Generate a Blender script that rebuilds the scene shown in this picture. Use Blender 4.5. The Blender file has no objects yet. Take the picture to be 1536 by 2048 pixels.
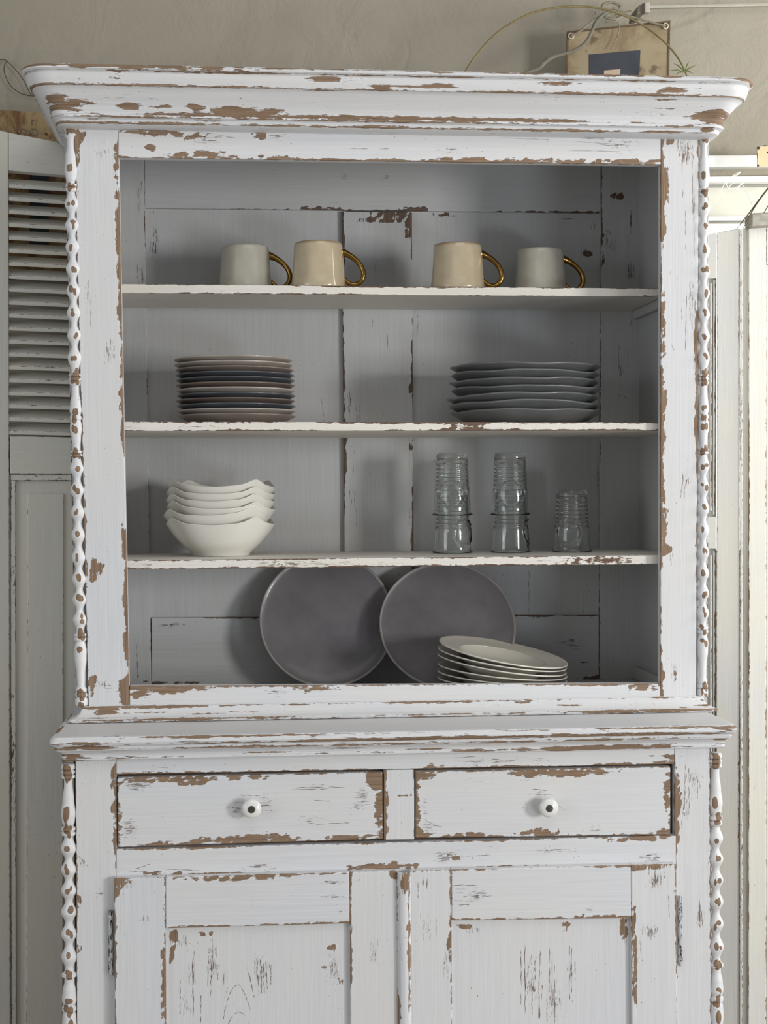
import bpy, math, random
import numpy as np
from mathutils import Matrix, Vector

# ------------------------------------------------------------------ camera
F, CX, CY = 3076.0, 768.0, 1024.0
Yw = np.array([-0.092, 0.01073, -1.0]); Yw /= np.linalg.norm(Yw)
Xw = np.array([1.0, 0.00592, -0.092]); Xw -= Yw * Xw.dot(Yw); Xw /= np.linalg.norm(Xw)
Zw = np.cross(Xw, Yw)
M = np.stack([Xw, Yw, Zw], axis=1)            # world -> camera axes
def ray(px, py):
    return M.T @ np.array([(px - CX) / F, -(py - CY) / F, -1.0])
CAM = np.array([0.0, 0.0, 1.36]) - 3.076 * ray(785, 990)
sc = bpy.context.scene
cd = bpy.data.cameras.new('camera'); cam = bpy.data.objects.new('camera', cd)
sc.collection.objects.link(cam); sc.camera = cam
cd.sensor_fit = 'VERTICAL'; cd.sensor_height = 36; cd.lens = F / 2048 * 36
cd.clip_start = 0.05; cd.clip_end = 60
mw = Matrix.Identity(4)
for i in range(3):
    for j in range(3):
        mw[i][j] = M.T[i][j]
    mw[i][3] = CAM[i]
cam.matrix_world = mw

# ------------------------------------------------------------------ world, lights, exposure
W = bpy.data.worlds.new('room_light'); sc.world = W; W.use_nodes = True
bg = W.node_tree.nodes['Background']
bg.inputs[0].default_value = (0.975, 0.985, 1.0, 1); bg.inputs[1].default_value = 0.345
def area(name, loc, target, sx, sy, power, col):
    l = bpy.data.lights.new(name, 'AREA'); l.shape = 'RECTANGLE'; l.size = sx; l.size_y = sy
    l.energy = power; l.color = col
    o = bpy.data.objects.new(name, l); sc.collection.objects.link(o)
    o.location = loc
    o.rotation_euler = (Vector(target) - Vector(loc)).to_track_quat('-Z', 'Y').to_euler()
    return o
area('window_daylight', (4.0, -3.9, 1.45), (0.0, 0.2, 1.4), 0.85, 1.1, 146, (1.0, 0.985, 0.955))
area('low_window_daylight', (1.9, -3.4, 0.45), (0.0, 0.2, 1.5), 0.7, 0.5, 20, (0.86, 0.92, 1.0))
area('left_fill_light', (-3.2, -2.2, 1.5), (-0.5, 0.3, 1.3), 1.6, 1.8, 22, (0.95, 0.98, 1.0))  # added soft fill, lifts the shutter and the left stile
area('overhead_fill_light', (0.4, -1.9, 3.3), (0.1, -0.2, 1.0), 1.8, 1.2, 12, (1.0, 0.99, 0.97))  # added overhead fill that brightens the worktop
area('side_window_daylight', (2.5, -0.3, 2.1), (1.0, 0.6, 2.1), 0.7, 1.0, 41, (1.0, 0.98, 0.94))
sc.view_settings.view_transform = 'Standard'; sc.view_settings.look = 'None'
sc.view_settings.gamma = 1.0; sc.view_settings.use_curve_mapping = False
sc.view_settings.exposure = 0.0

# ------------------------------------------------------------------ helpers
rng = random.Random(7)
def P(px, py, Y=0.0):
    d = ray(px, py); t = (Y - CAM[1]) / d[1]
    return CAM + t * d
def hit(px, py, O, n):
    d = ray(px, py); O = np.array(O); n = np.array(n)
    return CAM + d * ((O - CAM).dot(n) / d.dot(n))
def hsh(i, s):
    x = np.sin(i * 127.1 + s * 311.7) * 43758.5453
    return x - np.floor(x)
def vn(x, s=0.0):                              # 1-D value noise 0..1
    x = np.asarray(x, float); i = np.floor(x); f = x - i; f = f * f * (3 - 2 * f)
    return hsh(i, s) * (1 - f) + hsh(i + 1, s) * f
def vn2(x, y, s=0.0):
    x = np.asarray(x, float); y = np.asarray(y, float)
    i = np.floor(x); j = np.floor(y); fx = x - i; fy = y - j
    fx = fx * fx * (3 - 2 * fx); fy = fy * fy * (3 - 2 * fy)
    h = lambda a, b: hsh(a + b * 57.31, s)
    return (h(i, j) * (1 - fx) + h(i + 1, j) * fx) * (1 - fy) + (h(i, j + 1) * (1 - fx) + h(i + 1, j + 1) * fx) * fy
def edge_noise(x, s):
    n = 0.55 * vn(x * 5.5, s) + 0.3 * vn(x * 17, s + 3) + 0.25 * vn(x * 60, s + 7)
    return np.clip((n - 0.42) * 2.6, -0.5, 1.4)

def put(o, parent=None, label=None, cat=None, group=None, kind=None):
    sc.collection.objects.link(o)
    if parent is not None: o.parent = parent
    tag(o, label, cat, group, kind); return o
def tag(o, label=None, cat=None, group=None, kind=None):
    if label: o['label'] = label
    if cat: o['category'] = cat
    if group: o['group'] = group
    if kind: o['kind'] = kind
    return o
def empty(name, loc, parent=None, **k):
    o = bpy.data.objects.new(name, None); o.empty_display_size = 0.1
    o.location = loc
    return put(o, parent, **k)
def wmat(o):
    m = o.matrix_basis.copy()
    while o.parent: o = o.parent; m = o.matrix_basis @ m
    return m
def mesh(name, V, Fs, mat, parent=None, chip=None, scr=None, guv=None, smooth=False, angle=None, local=False, **k):
    V = np.asarray(V, float)
    if parent is not None and not local:
        mi = np.array(wmat(parent).inverted())
        V = V @ mi[:3, :3].T + mi[:3, 3]
    loc = None
    if parent is None and not local:           # origin at the base of the thing
        loc = np.array([V[:, 0].mean(), V[:, 1].mean(), V[:, 2].min()]); V = V - loc
    me = bpy.data.meshes.new(name)
    me.from_pydata(V.tolist(), [], [list(map(int, f)) for f in Fs]); me.materials.append(mat)
    n = len(V)
    def fa(nm, a):
        at = me.attributes.new(nm, 'FLOAT', 'POINT'); at.data.foreach_set('value', np.ascontiguousarray(a, dtype=np.float32))
    if chip is not None: fa('chip', np.clip(chip, -4, 4))
    if scr is not None: fa('scr', scr)
    if guv is not None:
        g = np.zeros((n, 3), np.float32); g[:, :2] = guv; g[:, 2] = rng.random() * 5
        g[:, 0] += rng.random() * 7; g[:, 1] += rng.random() * 7
        at = me.attributes.new('guv', 'FLOAT_VECTOR', 'POINT'); at.data.foreach_set('vector', g.ravel())
    if smooth:
        me.polygons.foreach_set('use_smooth', [True] * len(me.polygons))
        if angle: me.set_sharp_from_angle(angle=math.radians(angle))
    me.update()
    o = bpy.data.objects.new(name, me)
    put(o, parent, **k)
    if loc is not None: o.location = loc
    return o

def axis_lines(L, r, h):
    if L <= 2.2 * r: return np.array([0, L])
    n = max(1, int(round((L - 2 * r) / h)))
    return np.concatenate([[0], np.linspace(r, L - r, n + 1), [L]])
def slab(name, C4, depth, mat, parent=None, grain='h', wear=None, patches=(), scrp=(), scr0=0.0, base=-2.0,
         r=0.0015, h=0.007, hd=0.08, plane=None, **k):
    """board from four front corners (TL,TR,BR,BL world) pushed back by depth (vector or metres along +Y).
    wear: widths in cm of worn strips along T,B,L,R; patches / scrp: world (x,z,rx,rz) worn spots / scratch fields"""
    TL, TR, BR, BL = [np.array(c, float) for c in C4]
    dv = np.array([0, depth, 0.0]) if np.isscalar(depth) else np.array(depth, float)
    D = np.linalg.norm(dv); dv = dv / D
    Wd = (np.linalg.norm(TR - TL) + np.linalg.norm(BR - BL)) / 2
    H = (np.linalg.norm(TL - BL) + np.linalg.norm(TR - BR)) / 2
    r = min(r, Wd / 4, H / 4, D / 4)
    xs, ys, zs = axis_lines(Wd, r, h), axis_lines(D, r, hd), axis_lines(H, r, h)
    nx, ny, nz = len(xs), len(ys), len(zs)
    I = np.arange(nx)[:, None, None]; J = np.arange(ny)[None, :, None]; K = np.arange(nz)[None, None, :]
    surf = (I == 0) | (I == nx - 1) | (J == 0) | (J == ny - 1) | (K == 0) | (K == nz - 1)
    ids = np.full((nx, ny, nz), -1); ids[surf] = np.arange(surf.sum())
    X, Yy, Z = np.meshgrid(xs, ys, zs, indexing='ij')
    p = np.stack([X[surf], Yy[surf], Z[surf]], 1); p0 = p.copy()
    lo = np.array([r, r, r]); hi = np.array([Wd - r, D - r, H - r])
    q = np.clip(p, lo, hi); d = p - q; ln = np.linalg.norm(d, axis=1, keepdims=True)
    p = q + np.where(ln > 1e-9, d / np.maximum(ln, 1e-9) * r, 0)
    u = (p[:, 0] / Wd)[:, None]; v = (p[:, 2] / H)[:, None]
    V = (BL * (1 - u) + BR * u) * (1 - v) + (TL * (1 - u) + TR * u) * v + dv * p[:, 1:2]
    Q = []
    def fq(A, flip):
        a, b, c, e = A[:-1, :-1].ravel(), A[1:, :-1].ravel(), A[1:, 1:].ravel(), A[:-1, 1:].ravel()
        Q.append(np.stack([a, e, c, b] if flip else [a, b, c, e], 1))
    fq(ids[:, 0, :], False); fq(ids[:, -1, :], True)
    fq(ids[0, :, :], True); fq(ids[-1, :, :], False)
    fq(ids[:, :, 0], True); fq(ids[:, :, -1], False)
    Fs = np.concatenate(Q)
    x, y, z = p0[:, 0], p0[:, 1], p0[:, 2]
    s = rng.random() * 90
    chip = np.full(len(V), base)
    if wear:
        for e, w in wear.items():
            dd = {'T': H - z, 'B': z, 'L': x, 'R': Wd - x}[e] + y
            al = x if e in 'TB' else z
            s += 11.3
            chip = np.maximum(chip, .72 * w * edge_noise(al, s) - dd * 100)
    scr = np.full(len(V), scr0)
    for (cx_, cz_, rx, rz) in patches:
        dd = np.sqrt(((V[:, 0] - cx_) / rx) ** 2 + ((V[:, 2] - cz_) / rz) ** 2)
        rag = (vn2(V[:, 0] * 160, V[:, 2] * 160, cx_ * 9) - .6) * .9 + (vn2(V[:, 0] * (45 if grain == 'h' else 170), V[:, 2] * (170 if grain == 'h' else 45), cz_ * 7) - .5) * .7
        chip = np.maximum(chip, (1 - dd) * min(rx, rz) * 85 + .10 + rag * min(1, min(rx, rz) / .005) + np.where((y > 0.002) | (dd > 1.5), -3, 0))
    for (cx_, cz_, rx, rz) in scrp:
        dd = np.sqrt(((V[:, 0] - cx_) / rx) ** 2 + ((V[:, 2] - cz_) / rz) ** 2)
        scr = np.maximum(scr, np.clip(1.25 * (1 - dd), 0, 1))
    guv = np.stack([x + 0 * y, z - y], 1) if grain == 'h' else np.stack([z, x - y], 1)
    return mesh(name, V, Fs, mat, parent, chip, scr, guv, **k)
def quad(pts, Y):
    return [P(a, b, Y) for a, b in pts]
def spots(lst, Y):
    out = []
    for a, b, rx, ry in lst:
        p = P(a, b, Y); sc_ = (Y - CAM[1]) / 3.09 / 1000 * 1.02
        out.append((p[0], p[2], rx * sc_, ry * sc_))
    return out

def lathe_data(prof, seg=48, wob=None, ang0=0.0):
    prof = np.array(prof, float); n = len(prof)
    th = ang0 + np.arange(seg) / seg * 2 * math.pi
    R = prof[:, 0][:, None]; Z = prof[:, 1][:, None]
    X = R * np.cos(th)[None]; Y = R * np.sin(th)[None]; ZZ = np.repeat(Z, seg, 1)
    if wob is not None: X, Y, ZZ = wob(R, th[None], Z, X, Y, ZZ)
    V = np.stack([X, Y, ZZ], 2).reshape(-1, 3)
    Fs = []
    for i in range(n - 1):
        a = i * seg + np.arange(seg); b = i * seg + (np.arange(seg) + 1) % seg
        Fs.append(np.stack([a, b, b + seg, a + seg], 1))
    return V, [list(f) for f in np.concatenate(Fs)]
def capped(V, Fs, n, seg, top=True, bottom=True):
    if bottom: Fs.append(list(range(seg))[::-1])
    if top: Fs.append(list(range((n - 1) * seg, n * seg)))
    return V, Fs
def smoothprof(ctrl, n=6):
    c = np.array(ctrl, float); out = []
    for i in range(len(c) - 1):
        p0 = c[max(i - 1, 0)]; p1 = c[i]; p2 = c[i + 1]; p3 = c[min(i + 2, len(c) - 1)]
        for t in np.linspace(0, 1, n, endpoint=False):
            out.append(0.5 * ((2 * p1) + (-p0 + p2) * t + (2 * p0 - 5 * p1 + 4 * p2 - p3) * t * t + (-p0 + 3 * p1 - 3 * p2 + p3) * t ** 3))
    out.append(c[-1]); return np.array(out)
def tube_data(pts, rad, seg=10, sm=8):
    c = smoothprof(pts, sm) if sm else np.array(pts, float); n = len(c)
    rr = np.interp(np.linspace(0, 1, n), np.linspace(0, 1, len(rad)), rad) if not np.isscalar(rad) else np.full(n, rad)
    T = np.gradient(c, axis=0); T /= np.linalg.norm(T, axis=1, keepdims=True) + 1e-12
    up = np.array([0, 0, 1.0]) if abs(T[0][2]) < 0.9 else np.array([0, 1.0, 0])
    N = np.cross(T[0], up); N /= np.linalg.norm(N); V = []
    for i in range(n):
        N = N - T[i] * N.dot(T[i]); N /= np.linalg.norm(N); B = np.cross(T[i], N)
        for k_ in range(seg):
            a = 2 * math.pi * k_ / seg
            V.append(c[i] + rr[i] * (math.cos(a) * N + math.sin(a) * B))
    Fs = []
    for i in range(n - 1):
        for k_ in range(seg):
            Fs.append([i * seg + k_, i * seg + (k_ + 1) % seg, (i + 1) * seg + (k_ + 1) % seg, (i + 1) * seg + k_])
    Fs.append(list(range(seg))[::-1]); Fs.append(list(range((n - 1) * seg, n * seg)))
    return np.array(V), Fs
def join(*parts):
    V = []; Fs = []; o = 0
    for v, f in parts:
        V.append(np.asarray(v)); Fs += [[i + o for i in q] for q in f]; o += len(v)
    return np.concatenate(V), Fs

# ------------------------------------------------------------------ materials
def lin(c):
    return tuple([((v / 255) / 12.92 if v <= 10 else ((v / 255 + 0.055) / 1.055) ** 2.4) for v in c]) + (1,)
class NT:
    def __init__(s, name):
        s.m = bpy.data.materials.new(name); s.m.use_nodes = True
        s.t = s.m.node_tree; s.b = s.t.nodes['Principled BSDF']
    def n(s, typ, **k):
        nd = s.t.nodes.new(typ)
        for a, v in k.items():
            if a.startswith('i_'): nd.inputs[a[2:].replace('_', ' ')].default_value = v
            else: setattr(nd, a, v)
        return nd
    def l(s, a, b): s.t.links.new(a, b)
    def math(s, op, a, b=None, c=None, clamp=False):
        nd = s.n('ShaderNodeMath', operation=op, use_clamp=clamp)
        for i, v in enumerate((a, b, c)):
            if v is None: continue
            if hasattr(v, 'links'): s.l(v, nd.inputs[i])
            else: nd.inputs[i].default_value = v
        return nd.outputs[0]
    def mix(s, f, a, b, mode='MIX'):
        nd = s.n('ShaderNodeMix', data_type='RGBA', blend_type=mode)
        for i, v in ((0, f), (6, a), (7, b)):
            if hasattr(v, 'links'): s.l(v, nd.inputs[i])
            else: nd.inputs[i].default_value = v
        return nd.outputs[2]
    def rng(s, v, a, b, c=0.0, d=1.0, smooth=False):
        nd = s.n('ShaderNodeMapRange', interpolation_type='SMOOTHSTEP' if smooth else 'LINEAR')
        s.l(v, nd.inputs[0])
        for i, x in enumerate((a, b, c, d)): nd.inputs[i + 1].default_value = x
        return nd.outputs[0]
    def noise(s, vec, scale, detail=3, rough=0.55, dist=0.0):
        nd = s.n('ShaderNodeTexNoise'); nd.inputs['Scale'].default_value = scale
        nd.inputs['Detail'].default_value = detail; nd.inputs['Roughness'].default_value = rough
        nd.inputs['Distortion'].default_value = dist
        s.l(vec, nd.inputs['Vector']); return nd.outputs[0]
    def mapping(s, vec, scale, loc=(0, 0, 0), rot=(0, 0, 0)):
        nd = s.n('ShaderNodeMapping'); s.l(vec, nd.inputs[0]); nd.inputs['Scale'].default_value = scale
        nd.inputs['Location'].default_value = loc; nd.inputs['Rotation'].default_value = rot
        return nd.outputs[0]
def painted(name, base, wood=(148, 125, 102), dark=(112, 90, 72), cream=0.12, rough=0.55, amp=1.0, sx=1.0, soft=0.35):
    t = NT(name)
    g = t.n('ShaderNodeAttribute', attribute_name='guv').outputs['Vector']
    chip = t.n('ShaderNodeAttribute', attribute_name='chip').outputs['Fac']
    scr = t.n('ShaderNodeAttribute', attribute_name='scr').outputs['Fac']
    nr = t.noise(t.mapping(g, (60 * sx, 190, 1)), 1.0, 5, 0.68)
    nr2 = t.noise(t.mapping(g, (70, 900, 1)), 1.0, 3, 0.65)
    r1 = t.math('MULTIPLY', t.math('SUBTRACT', nr, 0.5), 1.35 * amp)
    r2 = t.math('MULTIPLY', t.math('SUBTRACT', nr2, 0.5), 0.75 * amp)
    cv = t.math('ADD', t.math('ADD', chip, r1), r2)
    m1 = t.rng(cv, 0.0, 0.035)
    ring = t.rng(cv, -0.16, -0.03)
    # grain scratches
    n3 = t.noise(t.mapping(g, (38, 720, 1)), 1.0, 4, 0.68)
    brk = t.rng(t.noise(t.mapping(g, (90, 150, 1)), 1.0, 2, 0.6), 0.42, 0.52)
    lo = t.noise(t.mapping(g, (9, 26, 1)), 1.0, 2, 0.5)
    d = t.math('ADD', t.math('MULTIPLY', scr, 0.255), t.math('MULTIPLY', t.rng(lo, 0.48, 0.74), 0.13))
    m2 = t.rng(t.math('ADD', n3, d), 0.800, 0.825)
    m2 = t.math('MULTIPLY', t.math('MULTIPLY', m2, brk), 0.95)
    # tiny specks
    n4 = t.noise(t.mapping(g, (170, 330, 1)), 1.0, 1, 0.5)
    m3 = t.rng(t.math('ADD', n4, t.math('ADD', t.math('MULTIPLY', scr, 0.06), t.math('MULTIPLY', t.rng(lo, 0.5, 0.75), 0.06))), 0.80, 0.82)
    m = t.math('MAXIMUM', m1, t.math('MAXIMUM', m2, t.math('MULTIPLY', m3, 0.8)))
    # wood
    gw = t.noise(t.mapping(g, (14, 420, 1)), 1.0, 3, 0.6)
    wc = t.mix(t.rng(gw, 0.3, 0.7), lin(dark), lin(wood))
    dk = t.math('SUBTRACT', 1.0, t.rng(cv, 0.0, 0.12))
    wc = t.mix(t.math('MULTIPLY', dk, 0.5), wc, lin((84, 66, 54)))  # chip rims and scratches darkened; the rims imitate shade from the paint edge
    # paint with brushed variation
    br = t.noise(t.mapping(g, (6, 260, 1)), 1.0, 3, 0.6)
    big = t.noise(t.mapping(g, (3.0, 5, 1)), 1.0, 2, 0.5)
    b1 = lin(base); b2 = tuple(v * 0.90 for v in b1[:3]) + (1,)
    pc = t.mix(t.rng(br, 0.3, 0.72), b2, b1)
    crm = (b1[0] * 1.02, b1[1] * 0.985, b1[2] * 0.90, 1)
    pc = t.mix(t.math('MULTIPLY', t.rng(big, 0.35, 0.7), cream * 4), pc, crm)
    wh = tuple(min(0.93, v * 1.13) for v in b1[:3]) + (1,)
    pc = t.mix(t.math('MULTIPLY', ring, 0.85), pc, wh)
    col = t.mix(m, pc, wc)
    t.l(col, t.b.inputs['Base Color'])
    t.b.inputs['Specular IOR Level'].default_value = 0.35
    rr = t.n('ShaderNodeMix', data_type='FLOAT'); t.l(m, rr.inputs[0]); rr.inputs[2].default_value = rough; rr.inputs[3].default_value = 0.8
    t.l(rr.outputs[0], t.b.inputs['Roughness'])
    hgt = t.math('SUBTRACT', t.math('ADD', t.math('MULTIPLY', br, soft * 1.5), t.math('MULTIPLY', gw, soft * 0.6)), t.math('MULTIPLY', m, 1.0))
    bp = t.n('ShaderNodeBump'); bp.inputs['Distance'].default_value = 0.0007; bp.inputs['Strength'].default_value = 0.8
    t.l(hgt, bp.inputs['Height']); t.l(bp.outputs[0], t.b.inputs['Normal'])
    return t.m
def simple(name, col, rough=0.5, metal=0.0, var=0.0, scale=40, col2=None, bump=0.0, coat=0.0, spec=0.5, bscale=None):
    t = NT(name); c1 = lin(col)
    tc = t.n('ShaderNodeTexCoord').outputs['Object']
    if var or col2:
        nz = t.noise(tc, scale, 4, 0.6)
        c2 = lin(col2) if col2 else tuple(v * (1 - var) for v in c1[:3]) + (1,)
        t.l(t.mix(t.rng(nz, 0.35, 0.68), c1, c2), t.b.inputs['Base Color'])
    else: t.b.inputs['Base Color'].default_value = c1
    t.b.inputs['Roughness'].default_value = rough; t.b.inputs['Metallic'].default_value = metal
    t.b.inputs['Coat Weight'].default_value = coat; t.b.inputs['Coat Roughness'].default_value = 0.08
    t.b.inputs['Specular IOR Level'].default_value = spec
    if bump:
        bp = t.n('ShaderNodeBump'); bp.inputs['Distance'].default_value = bump; bp.inputs['Strength'].default_value = 0.6
        t.l(t.noise(tc, bscale or scale * 6, 4, 0.6), bp.inputs['Height']); t.l(bp.outputs[0], t.b.inputs['Normal'])
    return t.m

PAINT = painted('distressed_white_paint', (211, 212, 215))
PAINT_IN = painted('interior_darker_paint', (185, 186, 187), wood=(108, 90, 78), dark=(74, 60, 52), cream=0.06, amp=0.8)  # interior tone set darker than the face frame
PAINT_EDGE = painted('shelf_edge_white_paint', (222, 218, 211), wood=(122, 98, 80), dark=(86, 68, 56), amp=0.8)
PAINT_L = painted('aged_grey_shutter_paint', (222, 221, 214), wood=(132, 112, 90), cream=0.2, amp=0.7)
PAINT_R = painted('aged_cream_door_paint', (219, 219, 215), wood=(150, 122, 94), cream=0.25, amp=0.8)
DARKWOOD = simple('dark_inner_wood', (92, 72, 56), 0.8, var=0.3, scale=8)

def plaster():
    t = NT('troweled_beige_plaster')
    tc = t.n('ShaderNodeTexCoord').outputs['Object']
    n1 = t.noise(tc, 1.6, 5, 0.55, 0.6); n2 = t.noise(tc, 7, 5, 0.6, 1.2); n3 = t.noise(tc, 190, 3, 0.6)
    col = t.mix(t.rng(n1, 0.35, 0.7), lin((157, 151, 137)), lin((143, 137, 123)))
    # trowel strokes: narrow arcs where a warped noise crosses a level
    w = t.noise(tc, 1.7, 1.5, 0.4, 0.5)
    arc = t.math('SUBTRACT', 1.0, t.rng(t.math('ABSOLUTE', t.math('SUBTRACT', w, 0.53)), 0.0, 0.010, smooth=True))
    gate = t.rng(t.noise(tc, 3.1, 1, 0.5), 0.50, 0.64)
    arc = t.math('MULTIPLY', arc, gate)
    col = t.mix(t.math('MULTIPLY', arc, 0.35), col, lin((140, 132, 118)))
    t.l(col, t.b.inputs['Base Color']); t.b.inputs['Roughness'].default_value = 0.9
    t.b.inputs['Specular IOR Level'].default_value = 0.2
    h = t.math('ADD', t.math('ADD', t.math('MULTIPLY', n2, 1.6), t.math('MULTIPLY', n3, 0.22)), t.math('MULTIPLY', arc, -0.5))
    bp = t.n('ShaderNodeBump'); bp.inputs['Distance'].default_value = 0.006; bp.inputs['Strength'].default_value = 0.55
    t.l(h, bp.inputs['Height']); t.l(bp.outputs[0], t.b.inputs['Normal'])
    return t.m
PLASTER = plaster()
FLOORM = simple('grey_floorboards', (150, 142, 130), 0.6, var=0.2, scale=5)

# ------------------------------------------------------------------ structure
WALLY = 0.60
def boxq(x0, x1, y0, y1, z0, z1):
    return [np.array(c) for c in ((x0, y0, z1), (x1, y0, z1), (x1, y0, z0), (x0, y0, z0))], y1 - y0
def bxd(x0, x1, y0, y1, z0, z1):
    V = np.array([(x, y, z) for x in (x0, x1) for y in (y0, y1) for z in (z0, z1)], float)
    Fs = [[0, 1, 3, 2], [4, 6, 7, 5], [0, 4, 5, 1], [2, 3, 7, 6], [0, 2, 6, 4], [1, 5, 7, 3]]
    return V, Fs
wx = P(1385, 320, WALLY)[0]; wz1 = P(1460, 322, WALLY)[2]; wz0 = wz1 - 0.95
V, Fs = join(bxd(-2.6, wx, WALLY, WALLY + .15, 0, 2.9), bxd(wx, wx + 1.25, WALLY, WALLY + .15, wz1, 2.9),
             bxd(wx, wx + 1.25, WALLY, WALLY + .15, 0, wz0), bxd(wx + 1.25, 3.4, WALLY, WALLY + .15, 0, 2.9))
mesh('wall_back', V, Fs, PLASTER, kind='structure')
V, Fs = bxd(-2.6, 3.4, -4.5, WALLY + .15, -0.05, 0)
mesh('floor', V, Fs, FLOORM, kind='structure')
# window behind the screens at the right
WHITE = simple('white_window_paint', (240, 240, 236), 0.45, var=0.04, scale=12)
GREY = simple('grey_window_gap', (150, 150, 142), 0.6)
CREAM = simple('cream_roller_blind', (208, 208, 196), 0.9, var=0.04, scale=60)
t = NT('daylight_pane'); t.b.inputs['Base Color'].default_value = (1, 1, 1, 1)
t.b.inputs['Emission Color'].default_value = (0.97, 0.99, 1, 1); t.b.inputs['Emission Strength'].default_value = 1.6
SKY = t.m
win = empty('window_1', P(1460, 500, WALLY), kind='structure')
def wbar(name, ya, yb, yf, dep, mat, x1=1760):
    s = -0.008
    C = quad([(1372, ya + 1), (x1, ya + s * (x1 - 1372)), (x1, yb + s * (x1 - 1372)), (1372, yb + 1)], yf)
    slab(name, C, dep, mat, win, h=0.2, hd=0.2, r=0.003)
wbar('head_casing', 310, 333, WALLY - .045, .045, WHITE)
wbar('casing_fascia', 333, 352, WALLY - .012, .012, PLASTER)
wbar('blind_headrail', 352, 364, WALLY - .035, .03, WHITE)
wbar('shadow_gap', 364, 374, WALLY + .0, .02, GREY)
wbar('roller_blind', 374, 434, WALLY + .006, .003, CREAM)
wbar('blind_bottom_bar', 432, 439, WALLY - .004, .014, WHITE)
wbar('glazing_bar', 438, 446, WALLY + .03, .02, GREY)
wbar('glass_pane', 436, 1150, WALLY + .06, .006, SKY)

# ------------------------------------------------------------------ sweep mouldings
def moulding(name, XL, XR, Yf, Yb, prof, ridges, mat, parent, k=0.6, r0=0.002, hs=0.008, base=-1.1, seed=1, zslope=0.0, scr0=0.25, patches=(), corner=.82, topclean=True):
    prof = np.array(prof, float); pts = [prof[0]]; src = [0.0]
    for i in range(len(prof) - 1):
        L = np.linalg.norm(prof[i + 1] - prof[i]); n = max(1, int(math.ceil(L / 0.003)))
        for j in range(1, n + 1):
            pts.append(prof[i] + (prof[i + 1] - prof[i]) * j / n); src.append(i + j / n)
    pts = np.array(pts); src = np.array(src)
    al = np.concatenate([[0], np.cumsum(np.linalg.norm(np.diff(pts, axis=0), axis=1))])
    rows = []; U = None
    nf = int((XR - XL) / hs)
    for (o_, z_) in pts:
        r = max(k * o_ + r0, 0.0008)
        x0, x1, y0 = XL - o_, XR + o_, Yf - o_
        row = [(x0, yy) for yy in np.linspace(Yb, y0 + r, 9)[:-1]]
        row += [(x0 + r - r * math.cos(a), y0 + r - r * math.sin(a)) for a in np.linspace(0, math.pi / 2, 10)]
        row += [(xx, y0) for xx in np.linspace(x0 + r, x1 - r, nf)[1:-1]]
        row += [(x1 - r + r * math.sin(a), y0 + r - r * math.cos(a)) for a in np.linspace(0, math.pi / 2, 10)]
        row += [(x1, yy) for yy in np.linspace(y0 + r, Yb, 9)[1:]]
        row = np.array(row)
        if U is None: U = np.concatenate([[0], np.cumsum(np.linalg.norm(np.diff(row, axis=0), axis=1))])
        rows.append(np.column_stack([row, z_ + zslope * (row[:, 0] - (XL + XR) / 2)]))
    V = np.array(rows); n, m = V.shape[:2]
    idx = np.arange(n * m).reshape(n, m)
    Fs = np.stack([idx[:-1, :-1].ravel(), idx[1:, :-1].ravel(), idx[1:, 1:].ravel(), idx[:-1, 1:].ravel()], 1)
    chip = np.full((n, m), base)
    for q, (ci, w) in enumerate(ridges):
        a0 = np.interp(ci, src, al)
        chip = np.maximum(chip, .62 * w * edge_noise(U[None, :] + 0 * al[:, None], seed + q * 5.1) - np.abs(al - a0)[:, None] * 100)
    # long ragged streaks on the flats
    st = vn2(U[None, :] * 11 + 0 * al[:, None], al[:, None] * 150 + seed + 0 * U[None, :], seed + 2)
    chip = np.maximum(chip, (st - 0.87) * 3.0)
    # corners are worn through
    d1 = np.minimum(np.abs(V[:, :, 0] - XL), np.abs(V[:, :, 0] - XR)) + np.maximum(V[:, :, 1] - Yf, 0)
    cs = vn2(U[None, :] * 38 + 0 * al[:, None], al[:, None] * 75 + 0 * U[None, :], seed + 9)
    chip = np.maximum(chip, np.where(d1 < 0.1, (cs - corner) * 2.4, -2))
    for (pa, pb, rx, ry) in patches:               # worn spots named by where they sit on the front
        d_ = (P(pa, pb, Yf - .05)); dd = np.sqrt(((V[:, :, 0] - d_[0]) / (rx * .00102)) ** 2 + ((V[:, :, 2] - d_[2]) / (ry * .00102)) ** 2)
        rag = (vn2(V[:, :, 0] * 50, V[:, :, 2] * 190, pa) - .55) * .9
        chip = np.maximum(chip, (1 - dd) * min(rx, ry) * .10 + .02 + rag + np.where(dd > 1.4, -3, 0))
    scr_ = np.full((n, m), scr0)
    if topclean: chip[src < 1] = -2; scr_[src < 1.05] = 0
    guv = np.stack([np.repeat(U[None, :], n, 0), np.repeat(al[:, None], m, 1)], 2).reshape(-1, 2)
    return mesh(name, V.reshape(-1, 3), Fs, mat, parent, chip.ravel(), scr_.ravel(), guv, smooth=True, angle=32)

# ------------------------------------------------------------------ hutch (upper cabinet)
zw = P(785, 1462.5, -.2)[2]                  # height of the worktop
hutch = empty('display_hutch', (0, 0.13, zw),
              label='open white distressed hutch with three shelves, standing on the base cabinet', cat='cabinet')
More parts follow.
